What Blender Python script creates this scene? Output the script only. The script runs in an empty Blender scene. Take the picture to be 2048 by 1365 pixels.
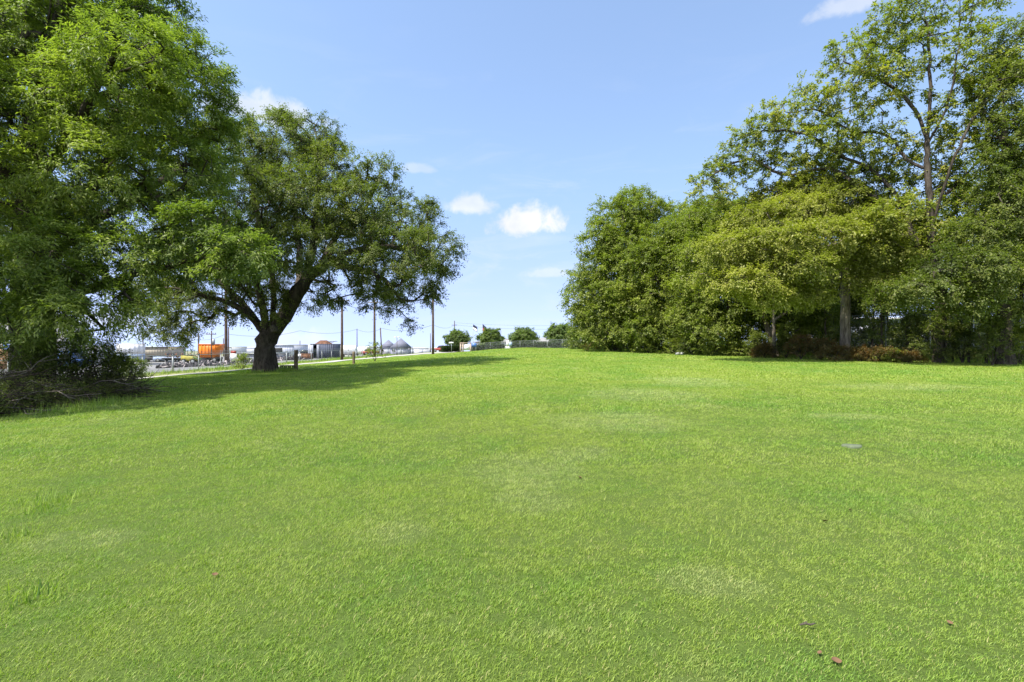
import bpy, math, random
import numpy as np
from mathutils import Vector, Matrix

# ------------------------------------------------------------------ scene, camera, sky, sun
S = bpy.context.scene
C = S.collection
FPX = 1000.0      # focal length in pixels of the 2048 px wide photograph
EYE = 1.6
HZ = 690.0
cam_d = bpy.data.cameras.new("camera")
cam_d.sensor_width = 36.0
cam_d.lens = 36.0 * FPX / 2048.0
cam_d.shift_y = (HZ - 682.5) / 2048.0
cam_d.clip_start = 0.05
cam_d.clip_end = 9000.0
cam = bpy.data.objects.new("camera", cam_d)
cam.location = (0, 0, EYE)
cam.rotation_euler = (math.radians(90), 0, 0)
C.objects.link(cam)
S.camera = cam
S.render.engine = 'CYCLES'
S.cycles.max_bounces = 8
S.cycles.diffuse_bounces = 4
S.cycles.glossy_bounces = 2
S.cycles.transmission_bounces = 4
S.cycles.transparent_max_bounces = 12
S.cycles.caustics_reflective = False
S.cycles.caustics_refractive = False
S.cycles.use_denoising = True
S.view_settings.view_transform = 'Standard'
S.view_settings.look = 'None'
S.view_settings.gamma = 1.0
S.view_settings.exposure = 1.30

SUN_EL = math.radians(57)
SUN_DIR = Vector((-0.74, -0.67, 0)).normalized() * math.cos(SUN_EL) + Vector((0, 0, math.sin(SUN_EL)))  # towards the sun
sun_d = bpy.data.lights.new("sun", 'SUN')
sun_d.energy = 3.5
sun_d.angle = math.radians(0.55)
sun_d.color = (1.0, 0.955, 0.88)
sun = bpy.data.objects.new("sun", sun_d)
sun.rotation_euler = (-SUN_DIR).to_track_quat('-Z', 'Y').to_euler()
C.objects.link(sun)

W = bpy.data.worlds.new("World")
S.world = W
W.use_nodes = True
nt = W.node_tree
nt.nodes.clear()

class NB:
    """small node builder"""
    def __init__(s, nt):
        s.nt = nt
    def n(s, typ, **kw):
        nd = s.nt.nodes.new(typ)
        for k, v in kw.items():
            setattr(nd, k, v)
        return nd
    def put(s, sock, v):
        if isinstance(v, bpy.types.NodeSocket):
            s.nt.links.new(v, sock)
        elif v is not None:
            if isinstance(v, (tuple, list)) and len(v) == 3 and len(getattr(sock, 'default_value', (0, 0, 0))) == 4:
                v = (*v, 1)
            sock.default_value = v
    def math(s, op, a, b=None, c=None, clamp=False):
        nd = s.n('ShaderNodeMath', operation=op, use_clamp=clamp)
        for i, v in enumerate((a, b, c)):
            if v is not None: s.put(nd.inputs[i], v)
        return nd.outputs[0]
    def vmath(s, op, a, b=None, out=0):
        nd = s.n('ShaderNodeVectorMath', operation=op)
        s.put(nd.inputs[0], a)
        if b is not None: s.put(nd.inputs[1], b)
        return nd.outputs[out]
    def mix(s, f, a, b, typ='MIX'):
        nd = s.n('ShaderNodeMixRGB', blend_type=typ)
        s.put(nd.inputs[0], f); s.put(nd.inputs[1], a); s.put(nd.inputs[2], b)
        return nd.outputs[0]
    def noise(s, vec, scale, detail=3, rough=0.55, dist=0.0, col=False):
        nd = s.n('ShaderNodeTexNoise')
        s.put(nd.inputs['Vector'], vec)
        nd.inputs['Scale'].default_value = scale
        nd.inputs['Detail'].default_value = detail
        nd.inputs['Roughness'].default_value = rough
        nd.inputs['Distortion'].default_value = dist
        return nd.outputs[1 if col else 0]
    def ramp(s, f, a, b, lo=0.0, hi=1.0, smooth=True):
        nd = s.n('ShaderNodeMapRange', interpolation_type='SMOOTHSTEP' if smooth else 'LINEAR')
        s.put(nd.inputs['Value'], f)
        nd.inputs['From Min'].default_value = a; nd.inputs['From Max'].default_value = b
        nd.inputs['To Min'].default_value = lo; nd.inputs['To Max'].default_value = hi
        return nd.outputs[0]

b = NB(nt)
tc = b.n('ShaderNodeTexCoord')
dirv = tc.outputs['Generated']
sep = b.n('ShaderNodeSeparateXYZ'); b.put(sep.inputs[0], dirv)
zc = b.math('ADD', b.math('MULTIPLY', b.math('MAXIMUM', sep.outputs[2], 0.0), 0.78), 0.22)
comb = b.n('ShaderNodeCombineXYZ')
b.put(comb.inputs[0], sep.outputs[0]); b.put(comb.inputs[1], sep.outputs[1]); b.put(comb.inputs[2], zc)
sky = b.n('ShaderNodeTexSky', sky_type='NISHITA', sun_disc=False)
sky.sun_elevation = SUN_EL
sky.sun_rotation = math.atan2(SUN_DIR.x, SUN_DIR.y)
sky.altitude = 0.0
sky.air_density = 1.0
sky.dust_density = 0.3
sky.ozone_density = 2.0
b.put(sky.inputs['Vector'], comb.outputs[0])
SKYTINT = b.mix(b.ramp(sep.outputs[2], .0, .35), (1.24, .97, .98), (1.29, 1.18, 1.08))
skycol = b.mix(1.0, sky.outputs[0], SKYTINT, 'MULTIPLY')
# fair weather cumulus: a few banks in view plus added fill-light ones, shaped by 3D noise on the sky direction
nz = b.noise(dirv, 26.0, 6, 0.6, 0.3)
nz2 = b.noise(dirv, 9.0, 4, 0.55)
warp = b.math('ADD', b.math('MULTIPLY', b.math('SUBTRACT', nz, 0.5), 1.6), b.math('MULTIPLY', b.math('SUBTRACT', nz2, 0.5), 0.9))
az = b.math('ARCTAN2', sep.outputs[0], sep.outputs[1])
hyp = b.math('SQRT', b.math('ADD', b.math('MULTIPLY', sep.outputs[0], sep.outputs[0]), b.math('MULTIPLY', sep.outputs[1], sep.outputs[1])))
el = b.math('ARCTAN2', sep.outputs[2], hyp)
def pxdir(px, py):
    x = (px - 1024) / FPX; z = (HZ - py) / FPX
    return math.atan2(x, 1), math.atan2(z, math.hypot(1, x))
cover = None
#        px   py   rx  ry  density
for (cx, cy, rx, ry, den) in [(1064, 448, 80, 50, 1.0), (940, 411, 58, 30, .75), (838, 338, 38, 16, .35), (545, 228, 125, 50, .72),
                              (1700, 10, 110, 34, .5), (1105, 547, 70, 16, .38), (600, 690, 110, 40, .45), (180, 640, 160, 30, .4),
                              (1560, 640, 200, 30, .3), ('az', 148, 27, 34, 17), ('az', -150, 27, 32, 18), ('az', -100, 24, 24, 12), ('az', 98, 30, 26, 13), ('az', 60, 55, 14, 7)]:
    if cx == 'az':      # added fill-light clouds outside the view: azimuth, elevation, half extents in degrees
        fill_bank = True
        a0, e0 = math.radians(cy), math.radians(rx); a1 = a0 + math.radians(ry); a2 = 0; e2 = e0 + math.radians(den); den = .9
    else:
        a0, e0 = pxdir(cx, cy)
        a1, e1 = pxdir(cx + rx, cy); a2, e2 = pxdir(cx, cy - ry)
    da = b.math('DIVIDE', b.math('SUBTRACT', az, a0), abs(a1 - a0))
    de = b.math('DIVIDE', b.math('SUBTRACT', el, e0), abs(e2 - e0))
    # flatter under-side
    de = b.math('MULTIPLY', de, b.math('ADD', 1.0, b.math('MULTIPLY', b.math('LESS_THAN', de, 0.0), 0.5)))
    # narrower towards the top
    da = b.math('MULTIPLY', da, b.math('ADD', 1.0, b.math('MULTIPLY', b.math('MAXIMUM', de, 0.0), 0.35)))
    r = b.math('SQRT', b.math('ADD', b.math('MULTIPLY', da, da), b.math('MULTIPLY', de, de)))
    r = b.math('ADD', r, warp)
    m = b.math('MULTIPLY', b.ramp(r, 1.06, 0.42), den)
    cover = m if cover is None else b.math('MAXIMUM', cover, m)
cloudcol = b.mix(b.ramp(nz2, .35, .65), (2.75, 2.9, 3.15), (3.5, 3.5, 3.5))
wisp = b.noise(b.vmath('MULTIPLY', dirv, (1, 1, 4.5)), 5.0, 6, .62, .8)
cover = b.math('MAXIMUM', cover, b.math('MULTIPLY', b.ramp(wisp, .48, .80), b.ramp(sep.outputs[2], .62, .05, 0, .30)))
behind = b.ramp(sep.outputs[1], .35, -.05)  # clouds outside the view are made brighter as added fill light
cloudcol = b.mix(behind, cloudcol, (7.5, 7.6, 7.9))
fin = b.mix(cover, skycol, cloudcol)
bg = b.n('ShaderNodeBackground'); b.put(bg.inputs[0], fin); bg.inputs[1].default_value = 0.128
wo = b.n('ShaderNodeOutputWorld'); nt.links.new(bg.outputs[0], wo.inputs[0])
W.cycles.sampling_method = 'AUTOMATIC'

# ------------------------------------------------------------------ terrain function
def sm(t):
    t = np.clip(t, 0, 1); return t * t * (3 - 2 * t)
_gy = np.array([-500, -5, 8, 45, 55, 62, 78, 125, 9000.]); _gz = np.array([0, 0, 8, 45, 53, 54.5, 48, 0, 0.])
def H(x, y):
    x = np.asarray(x, float); y = np.asarray(y, float)
    z = 0.022 * sm((x + 16) / 18) * np.interp(y, _gy, _gz)
    z = z - 0.75 * sm((-x - 14.5) / 14) - 0.5 * sm((-x - 30) / 15)
    z = z + 0.022 * np.sin(x * 0.55 + 1.3) * np.sin(y * 0.43 + 0.4) + 0.012 * np.sin(x * 1.3 + y * .7)
    z = z - 0.012 * np.maximum(0, y - 120)
    return z
def h(x, y): return float(H(x, y))
def X(px, Y): return (px - 1024) / FPX * Y
def P(px, py, Y): return np.array([X(px, Y), Y, EYE - (py - HZ) / FPX * Y])
def G(px, Y, dz=0.0):
    x = X(px, Y); return (x, Y, h(x, Y) + dz)

# ------------------------------------------------------------------ object helpers
def tag(o, label=None, cat=None, group=None, kind=None):
    if label: o['label'] = label
    if cat: o['category'] = cat
    if group: o['group'] = group
    if kind: o['kind'] = kind
    return o
def empty(name, loc, label, cat, group=None, rz=0.0):
    o = bpy.data.objects.new(name, None); C.objects.link(o)
    o.location = loc; o.rotation_euler = (0, 0, rz)
    o.empty_display_size = 0.2
    return tag(o, label, cat, group)
def np_mesh(name, V, F, mat, parent=None, smooth=False, attr=None, tris=None, world=False):
    """V (n,3); F (m,4) quads; tris (k,3)"""
    me = bpy.data.meshes.new(name)
    V = np.asarray(V, np.float32)
    nq = 0 if F is None else len(F); ntr = 0 if tris is None else len(tris)
    me.vertices.add(len(V)); me.vertices.foreach_set('co', V.ravel())
    loops = []
    if nq: loops.append(np.asarray(F, np.int32).ravel())
    if ntr: loops.append(np.asarray(tris, np.int32).ravel())
    L = np.concatenate(loops)
    me.loops.add(len(L)); me.loops.foreach_set('vertex_index', L)
    me.polygons.add(nq + ntr)
    starts = np.concatenate([np.arange(nq) * 4, nq * 4 + np.arange(ntr) * 3]).astype(np.int32)
    me.polygons.foreach_set('loop_start', starts)
    if smooth: me.polygons.foreach_set('use_smooth', np.ones(nq + ntr, bool))
    if attr is not None:
        a = me.attributes.new('tint', 'FLOAT', 'FACE'); a.data.foreach_set('value', np.asarray(attr, np.float32))
    me.update(calc_edges=True)
    me.materials.append(mat)
    o = bpy.data.objects.new(name, me); C.objects.link(o)
    if parent is not None:
        o.parent = parent
        if world:
            o.matrix_parent_inverse = Matrix.Identity(4)
            o.location = -Vector(parent.location)
    return o

class MB:
    """collects boxes, prisms, tubes"""
    def __init__(s): s.v = []; s.q = []; s.t = []; s.n = 0
    def add(s, v, q=(), t=()):
        v = [tuple(p) for p in v]; k = s.n
        s.v += v; s.n += len(v)
        s.q += [tuple(i + k for i in f) for f in q]; s.t += [tuple(i + k for i in f) for f in t]
    def box(s, x0, x1, y0, y1, z0, z1):
        s.add([(x0, y0, z0), (x1, y0, z0), (x1, y1, z0), (x0, y1, z0), (x0, y0, z1), (x1, y0, z1), (x1, y1, z1), (x0, y1, z1)],
              [(0, 3, 2, 1), (4, 5, 6, 7), (0, 1, 5, 4), (1, 2, 6, 5), (2, 3, 7, 6), (3, 0, 4, 7)])
        return s
    def bar(s, a, c, w, d=None):
        d = d or w; a = Vector(a); c = Vector(c); t = (c - a).normalized()
        r = Vector((0, 0, 1)) if abs(t.z) < .9 else Vector((0, 1, 0))
        u = t.cross(r).normalized() * w / 2; v = t.cross(u).normalized() * d / 2
        s.add([a - u - v, a + u - v, a + u + v, a - u + v, c - u - v, c + u - v, c + u + v, c - u + v],
              [(0, 3, 2, 1), (4, 5, 6, 7), (0, 1, 5, 4), (1, 2, 6, 5), (2, 3, 7, 6), (3, 0, 4, 7)])
        return s
    def tube(s, pts, rad, n=8, cap=True):
        pts = [Vector(p) for p in pts]
        if not hasattr(rad, '__len__'): rad = [rad] * len(pts)
        k = s.n; vs = []
        ref = Vector((0.13, 0.21, 1)).normalized()
        if abs((pts[-1] - pts[0]).normalized().dot(ref)) > .85: ref = Vector((1, .2, 0)).normalized()
        for i, p in enumerate(pts):
            t = (pts[min(i + 1, len(pts) - 1)] - pts[max(i - 1, 0)]).normalized()
            u = t.cross(ref).normalized(); v = t.cross(u)
            for j in range(n):
                a = 2 * math.pi * j / n
                vs.append(p + (u * math.cos(a) + v * math.sin(a)) * rad[i])
        qs = []
        for i in range(len(pts) - 1):
            for j in range(n):
                qs.append((i * n + j, i * n + (j + 1) % n, (i + 1) * n + (j + 1) % n, (i + 1) * n + j))
        ts = []
        if cap:
            vs.append(pts[0]); vs.append(pts[-1]); a0 = len(vs) - 2; a1 = a0 + 1; e = (len(pts) - 1) * n
            for j in range(n):
                ts.append((a0, (j + 1) % n, j)); ts.append((a1, e + j, e + (j + 1) % n))
        s.add(vs, qs, ts); return s
    def prism(s, prof, y0, y1):
        """profile in x,z extruded along y (fan capped)"""
        n = len(prof); vs = [(x, y0, z) for x, z in prof] + [(x, y1, z) for x, z in prof]
        qs = [(j, (j + 1) % n, n + (j + 1) % n, n + j) for j in range(n)]
        cx = sum(p[0] for p in prof) / n; cz = sum(p[1] for p in prof) / n
        vs += [(cx, y0, cz), (cx, y1, cz)]
        ts = [(2 * n, (j + 1) % n, j) for j in range(n)] + [(2 * n + 1, n + j, n + (j + 1) % n) for j in range(n)]
        s.add(vs, qs, ts); return s
    def build(s, name, mat, parent=None, smooth=False):
        return np_mesh(name, s.v, s.q if s.q else None, mat, parent, smooth, tris=s.t if s.t else None)

# ------------------------------------------------------------------ materials
def new_mat(name):
    m = bpy.data.materials.new(name); m.use_nodes = True; m.node_tree.nodes.clear()
    return m, NB(m.node_tree)
def finish(m, b, shader, disp=None):
    o = b.n('ShaderNodeOutputMaterial'); m.node_tree.links.new(shader, o.inputs[0])
    return m
def principled(b, col, rough=0.6, metal=0.0, spec=0.3, normal=None):
    p = b.n('ShaderNodeBsdfPrincipled')
    b.put(p.inputs['Base Color'], col); b.put(p.inputs['Roughness'], rough); b.put(p.inputs['Metallic'], metal)
    p.inputs['Specular IOR Level'].default_value = spec
    if normal is not None: b.put(p.inputs['Normal'], normal)
    return p.outputs[0]
def bump(b, hgt, strength=0.5, dist=0.02):
    n = b.n('ShaderNodeBump'); b.put(n.inputs['Height'], hgt); n.inputs['Strength'].default_value = strength; n.inputs['Distance'].default_value = dist
    return n.outputs[0]
def flat_mat(name, col, rough=0.6, metal=0.0, var=0.25, scale=2.5, spec=0.3, rust=None):
    m, b = new_mat(name)
    tc = b.n('ShaderNodeTexCoord').outputs['Object']
    nz = b.noise(tc, scale, 5, 0.65); nf = b.noise(tc, scale * 9, 3, 0.6)
    dark = tuple(c * (1 - var) for c in col); light = tuple(min(1, c * (1 + var * .5)) for c in col)
    c = b.mix(b.ramp(nz, .3, .7), dark, light)
    c = b.mix(b.math('MULTIPLY', b.ramp(nf, .45, .75), var * .6), c, tuple(x * .6 for x in col))
    if rust: c = b.mix(b.ramp(nz, .55, .68), c, rust)
    return finish(m, b, principled(b, c, b.ramp(nf, .2, .8, rough * .85, min(1, rough * 1.15)), metal, spec, bump(b, nf, .15, .01)))
def ribbed_mat(name, col, per=0.3, axis=0, rough=.55, depth=.4, dirt=.25):
    m, b = new_mat(name)
    tc = b.n('ShaderNodeTexCoord').outputs['Object']
    s = b.n('ShaderNodeSeparateXYZ'); b.put(s.inputs[0], tc)
    k = b.math('ADD', s.outputs[0], s.outputs[1]) if axis == 0 else s.outputs[2]
    w = b.math('SINE', b.math('MULTIPLY', k, 2 * math.pi / per))
    nz = b.noise(tc, 1.7, 5, .6)
    c = b.mix(b.ramp(nz, .35, .75, 0, dirt), col, tuple(x * .45 for x in col))
    return finish(m, b, principled(b, c, rough, 0, .3, bump(b, w, depth, .05)))
def leaf_mat(name, dark, mid, light, trans=(0.27, 0.33, 0.09), tw=0.40, rough=0.5):
    m, b = new_mat(name)
    at = b.n('ShaderNodeAttribute'); at.attribute_name = 'tint'
    f = at.outputs['Fac']
    c = b.mix(b.ramp(f, 0.0, .55, smooth=False), dark, mid)
    c = b.mix(b.ramp(f, .5, 1.0, smooth=False), c, light)
    pr = principled(b, c, rough, 0, .35)
    tr = b.n('ShaderNodeBsdfTranslucent'); b.put(tr.inputs[0], b.mix(1.0, c, tuple(x * 5 for x in trans), 'MULTIPLY'))
    mx = b.n('ShaderNodeMixShader'); mx.inputs[0].default_value = tw
    m.node_tree.links.new(pr, mx.inputs[1]); m.node_tree.links.new(tr.outputs[0], mx.inputs[2])
    return finish(m, b, mx.outputs[0])
def bark_mat(name, a, c2, scale=6.0):
    m, b = new_mat(name)
    tc = b.n('ShaderNodeTexCoord').outputs['Object']
    mp = b.n('ShaderNodeMapping'); b.put(mp.inputs[0], tc); mp.inputs['Scale'].default_value = (1, 1, .28)
    nz = b.noise(mp.outputs[0], scale, 6, .7, 1.0); big = b.noise(tc, 1.1, 4, .6)
    c = b.mix(b.ramp(nz, .35, .65), a, c2)
    c = b.mix(b.ramp(big, .5, .75, 0, .5), c, tuple(x * 1.5 for x in c2))
    return finish(m, b, principled(b, c, .9, 0, .15, bump(b, nz, .9, .04)))
M = {}
M['oakleaf'] = leaf_mat('oak_leaves', (0.062, 0.083, 0.028), (0.143, 0.170, 0.047), (0.276, 0.281, 0.088))
M['pecanleaf'] = leaf_mat('pecan_leaves', (0.073, 0.113, 0.031), (0.204, 0.252, 0.058), (0.393, 0.428, 0.108))
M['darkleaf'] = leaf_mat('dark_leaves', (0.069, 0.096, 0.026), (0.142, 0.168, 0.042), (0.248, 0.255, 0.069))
M['midleaf'] = leaf_mat('mid_leaves', (0.098, 0.129, 0.028), (0.197, 0.232, 0.041), (0.317, 0.328, 0.073))
M['limeleaf'] = leaf_mat('lime_leaves', (0.145, 0.162, 0.034), (0.283, 0.289, 0.060), (0.407, 0.385, 0.102))
M['mapleleaf'] = leaf_mat('maple_leaves', (0.129, 0.158, 0.033), (0.256, 0.278, 0.055), (0.443, 0.381, 0.092))
M['farleaf'] = leaf_mat('far_tree_leaves', (0.091, 0.130, 0.046), (0.163, 0.215, 0.065), (0.247, 0.293, 0.091))
M['redleaf'] = leaf_mat('red_brown_leaves', (.090, .105, .030), (.140, .120, .042), (.240, .160, .075), trans=(.4, .25, .12))
M['bark'] = bark_mat('bark', (.030, .024, .018), (.095, .078, .060))
M['barklight'] = bark_mat('pale_bark', (.085, .068, .052), (.240, .200, .155), 5)
M['stick'] = bark_mat('dead_wood', (.060, .048, .036), (.170, .145, .115), 8)
M['deadtwig'] = bark_mat('dark_twigs', (.025, .019, .013), (.070, .055, .040), 8)

# ------------------------------------------------------------------ foliage + tree generator
def unit(a): return a / np.maximum(1e-9, np.linalg.norm(a, axis=-1, keepdims=True))
def leaf_quads(base, d, n, ln, wd, fold=0.18):
    """base point, direction d, normal n, length, width -> verts, quads"""
    s = unit(np.cross(d, n)); nn = np.cross(s, d)
    L = ln[:, None]; Wd = wd[:, None]
    v0 = base; v2 = base + d * L - nn * L * 0.12
    mid = base + d * L * 0.45 + nn * Wd * fold
    v1 = mid + s * Wd * .5; v3 = mid - s * Wd * .5
    V = np.stack([v0, v1, v2, v3], 1).reshape(-1, 3)
    F = np.arange(len(V)).reshape(-1, 4)
    return V, F
def foliage(rng, tips, out, nspr, nleaf, L, leaf, asp, droop=0.25, cup=0.6, sizes=None, spread=1.0, tintb=None, wind=None):
    """tips (n,3), outward dirs; nspr sprigs a tip, nleaf leaves a sprig, sprig length L"""
    n = len(tips)
    T = np.repeat(tips, nspr, 0); O = np.repeat(out, nspr, 0)
    d = O * cup + rng.normal(0, .62, T.shape) * spread
    d[:, 2] = d[:, 2] * .75 - droop * .4
    if wind is not None: d += wind
    d = unit(d)
    Ls = L * rng.uniform(.55, 1.25, len(T))
    ct = np.repeat(rng.normal(0, .16, n) if tintb is None else tintb, nspr) + rng.normal(0, .07, len(T))
    k = nleaf
    t = np.tile((np.arange(k) + .8) / k, len(T)) + rng.normal(0, .05, len(T) * k)
    Tk = np.repeat(T, k, 0); dk = np.repeat(d, k, 0); Lk = np.repeat(Ls, k)
    side = np.tile(np.where(np.arange(k) % 2 == 0, 1., -1.), len(T))
    up = np.array([0, 0, 1.]) + np.repeat(O, k, 0) * .35 + rng.normal(0, .38, Tk.shape)
    sv = unit(np.cross(dk, up)) * side[:, None]
    pos = Tk + dk * (Lk * t)[:, None]; pos[:, 2] -= droop * Lk * t * t * .6
    pos += rng.normal(0, L * .10, pos.shape)
    ld = unit(dk * .75 + sv * .8 + rng.normal(0, .28, pos.shape) + np.array([0, 0, -droop * .9]))
    nn = unit(up)
    ln = leaf * rng.uniform(.65, 1.25, len(pos)); wd = ln * asp * rng.uniform(.8, 1.2, len(pos))
    V, F = leaf_quads(pos, ld, nn, ln, wd)
    tint = np.clip(.45 + np.repeat(ct, k) + rng.normal(0, .12, len(pos)), 0, 1)
    return V, F, tint

def smooth_poly(pts, step, rng, jit):
    pts = np.asarray(pts, float); out = [pts[0]]
    m = len(pts)
    for i in range(m - 1):
        p0 = pts[max(i - 1, 0)]; p1 = pts[i]; p2 = pts[i + 1]; p3 = pts[min(i + 2, m - 1)]
        k = max(1, int(np.linalg.norm(p2 - p1) / step))
        for j in range(1, k + 1):
            t = j / k
            q = .5 * ((2 * p1) + (-p0 + p2) * t + (2 * p0 - 5 * p1 + 4 * p2 - p3) * t * t + (-p0 + 3 * p1 - 3 * p2 + p3) * t ** 3)
            out.append(q + rng.normal(0, jit, 3) * (0.3 if i == 0 else 1))
    return np.array(out)

class Skel:
    def __init__(s, base, cap=20000):
        s.p = np.zeros((cap, 3)); s.par = np.full(cap, -1); s.n = 1; s.p[0] = base
        s.main = np.zeros(cap, bool); s.main[0] = True; s.leaf = []
    def add(s, q, par, main=False):
        i = s.n; s.p[i] = q; s.par[i] = par; s.main[i] = main; s.n += 1; return i
    def limb(s, pts, rng, step=.4, jit=.04, attach=None):
        P_ = smooth_poly(pts, step, rng, jit)
        d = np.linalg.norm(s.p[:s.n] - P_[0], axis=1); i = int(d.argmin()) if attach is None else attach
        for q in P_[1:]: i = s.add(q, i, True)
        return i
    def grow(s, tips, rng, step=.5, bias=.35, jit=.08, droop=0.0):
        base = s.p[:s.n]
        dd = np.array([np.linalg.norm(base - t, axis=1).min() for t in tips])
        for j in np.argsort(dd):
            t = tips[j]; P_ = s.p[:s.n]
            v = t - P_; d = np.linalg.norm(v, axis=1)
            # prefer nodes nearer the trunk base than the tip is, and avoid going steeply back down
            cost = d + bias * np.linalg.norm(P_ - s.p[0], axis=1) * .5 + .25 * np.maximum(0, -v[:, 2])
            i = int(cost.argmin()); dist = d[i]
            if dist < .05: s.leaf.append(i); continue
            k = max(1, int(dist / step)); a = P_[i].copy()
            par = s.par[i]
            dirp = unit(a - s.p[par]) if par >= 0 else np.array([0, 0, 1.])
            c = a + dirp * dist * .38 + np.array([0, 0, .1 * dist])
            for q in range(1, k + 1):
                u = q / k
                b_ = (1 - u) ** 2 * a + 2 * u * (1 - u) * c + u * u * t
                b_ = b_ + (rng.normal(0, jit * min(1, dist), 3) if q < k else 0)
                i = s.add(b_, i)
            s.leaf.append(i)
    def radii(s, R, r0):
        n = s.n; cnt = np.zeros(n)
        for i in s.leaf: cnt[i] += 1
        for i in range(n - 1, 0, -1):
            if cnt[i] == 0: cnt[i] = .5
            cnt[s.par[i]] += cnt[i]
        p = math.log(max(2, cnt[0])) / math.log(R / r0)
        return r0 * np.maximum(cnt, 1) ** (1 / p)
    def tubes(s, r, rng, flare=0.5, minr=0.0, rough=0.06, fluted=0.0):
        n = s.n; kids = [[] for _ in range(n)]
        for i in range(1, n): kids[s.par[i]].append(i)
        chains = []; stack = [(0, -1)]
        while stack:
            i, st = stack.pop()
            ch = [st, i] if st >= 0 else [i]
            while kids[i]:
                ks = sorted(kids[i], key=lambda q: -r[q])
                for q in ks[1:]: stack.append((q, i))
                i = ks[0]; ch.append(i)
            if len(ch) > 1: chains.append(ch)
        VV = []; QQ = []; off = 0
        for ch in chains:
            rs = r[ch].copy()
            if ch[0] != 0 or len(ch) < 2: rs[0] = min(rs[0], rs[1] * 1.15) if ch[0] != 0 else rs[0]
            if rs.max() < minr: continue
            pts = s.p[ch].copy()
            m = 14 if rs[0] > .25 else (8 if rs[0] > .08 else (5 if rs[0] > .03 else 3))
            if ch[0] == 0:
                z = pts[:, 2] - pts[0, 2]; rs = rs * (1 + flare * np.exp(-z / .45)); pts[0, 2] -= .25; m = 28 if rs[0] > .3 else 14
            tg = np.zeros_like(pts); tg[1:-1] = pts[2:] - pts[:-2]; tg[0] = pts[1] - pts[0]; tg[-1] = pts[-1] - pts[-2]
            tg = unit(tg); md = unit(pts[-1] - pts[0])
            ref = np.array([.1, .2, 1.]) if abs(md[2]) < .8 else np.array([1, .3, 0.])
            u = unit(np.cross(tg, ref)); v = np.cross(tg, u)
            a = np.arange(m) * 2 * math.pi / m
            rr = rs[:, None] * np.ones((1, m))
            if rs[0] > .08: rr = rr * (1 + rng.normal(0, rough, (len(ch), m)))
            if ch[0] == 0:
                z = pts[:, 2] - pts[0, 2]
                rr = rr * (1 + np.exp(-z / .9)[:, None] * fluted * np.sin(a * 5 + 1.1)[None] + fluted * .35 * np.sin(a * 7 + z[:, None] * .8))
            ring = pts[:, None] + (np.cos(a)[None, :, None] * u[:, None] + np.sin(a)[None, :, None] * v[:, None]) * rr[..., None]
            VV.append(ring.reshape(-1, 3))
            j = np.arange(m); j2 = (j + 1) % m; i = np.arange(len(ch) - 1)[:, None] * m
            QQ.append((off + np.stack([i + j, i + j2, i + m + j2, i + m + j], -1)).reshape(-1, 4)); off += len(ch) * m
        return np.concatenate(VV), np.concatenate(QQ)

def sample_lobes(rng, lobes, n, inner=.35):
    c = np.array([l[0] for l in lobes]); r = np.array([l[1] for l in lobes])
    w = (r[:, 0] * r[:, 1] * r[:, 2]) ** .72; w *= np.array([l[2] if len(l) > 2 else 1. for l in lobes]); w /= w.sum()
    k = rng.choice(len(lobes), n, p=w)
    d = unit(rng.normal(0, 1, (n, 3)))
    rad = np.where(rng.random(n) < inner, rng.random(n) ** (1 / 3), rng.uniform(.72, 1.03, n))
    return c[k] + d * r[k] * rad[:, None], unit(d / r[k]), k

def lobe(px, py, rx, ry, Y, thick=None, w=1.0):
    s = Y / FPX; t = thick if thick is not None else (rx + ry) * .5 * s
    return (P(px, py, Y), np.array([rx * s, t, ry * s]), w)

def make_tree(name, label, cat, base, R, limbs, lobes, ntip, nspr, nleaf, L, leaf, asp, lmat, bmat, seed,
              droop=.25, group=None, flare=.5, r0=.012, minr=0.0, jit=.05, inner=.35, step=.5, cup=.6, spread=1.0, fluted=0.08,
              crown_parts=None, wind=None):
    rng = np.random.default_rng(seed)
    base = np.array(base, float)
    root = empty(name, tuple(base), label, cat, group)
    sk = Skel(base)
    for lb in limbs: sk.limb(np.array(lb), rng, .35, jit * .6)
    tips, out, k = sample_lobes(rng, lobes, ntip, inner)
    keep = tips[:, 2] > H(tips[:, 0], tips[:, 1]) + .25
    tips = tips[keep]; out = out[keep]; k = k[keep]
    sk.grow(tips, rng, step, jit=jit)
    r = sk.radii(R, r0)
    V, Q = sk.tubes(r, rng, flare, minr, fluted=fluted)
    tr = np_mesh('trunk', V, Q, bmat, root, smooth=True, world=True)
    lb_t = rng.normal(0, .10, len(lobes))[k] + rng.normal(0, .09, len(tips))
    V, F, t = foliage(rng, tips, out, nspr, nleaf, L, leaf, asp, droop, cup, tintb=lb_t, spread=spread, wind=wind)
    np_mesh('crown', V, F, lmat, root, attr=t, world=True)
    return root

# ------------------------------------------------------------------ the ground
def grid_axis(parts):
    out = []
    for a, c, st in parts: out += list(np.arange(a, c, st))
    out.append(parts[-1][1]); return np.array(out)
gx = grid_axis([(-2500, -400, 300), (-400, -100, 25), (-100, -45, 4), (-45, 60, .75), (60, 140, 5), (140, 400, 30), (400, 2500, 300)])
gy = grid_axis([(-300, -30, 30), (-30, -6, 3), (-6, 90, .75), (90, 160, 2.5), (160, 400, 15), (400, 3000, 200)])
GX, GY = np.meshgrid(gx, gy)
GZ = H(GX, GY)
nx, ny = len(gx), len(gy)
I = np.arange(nx * ny).reshape(ny, nx)
GF = np.stack([I[:-1, :-1], I[:-1, 1:], I[1:, 1:], I[1:, :-1]], -1).reshape(-1, 4)

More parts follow.
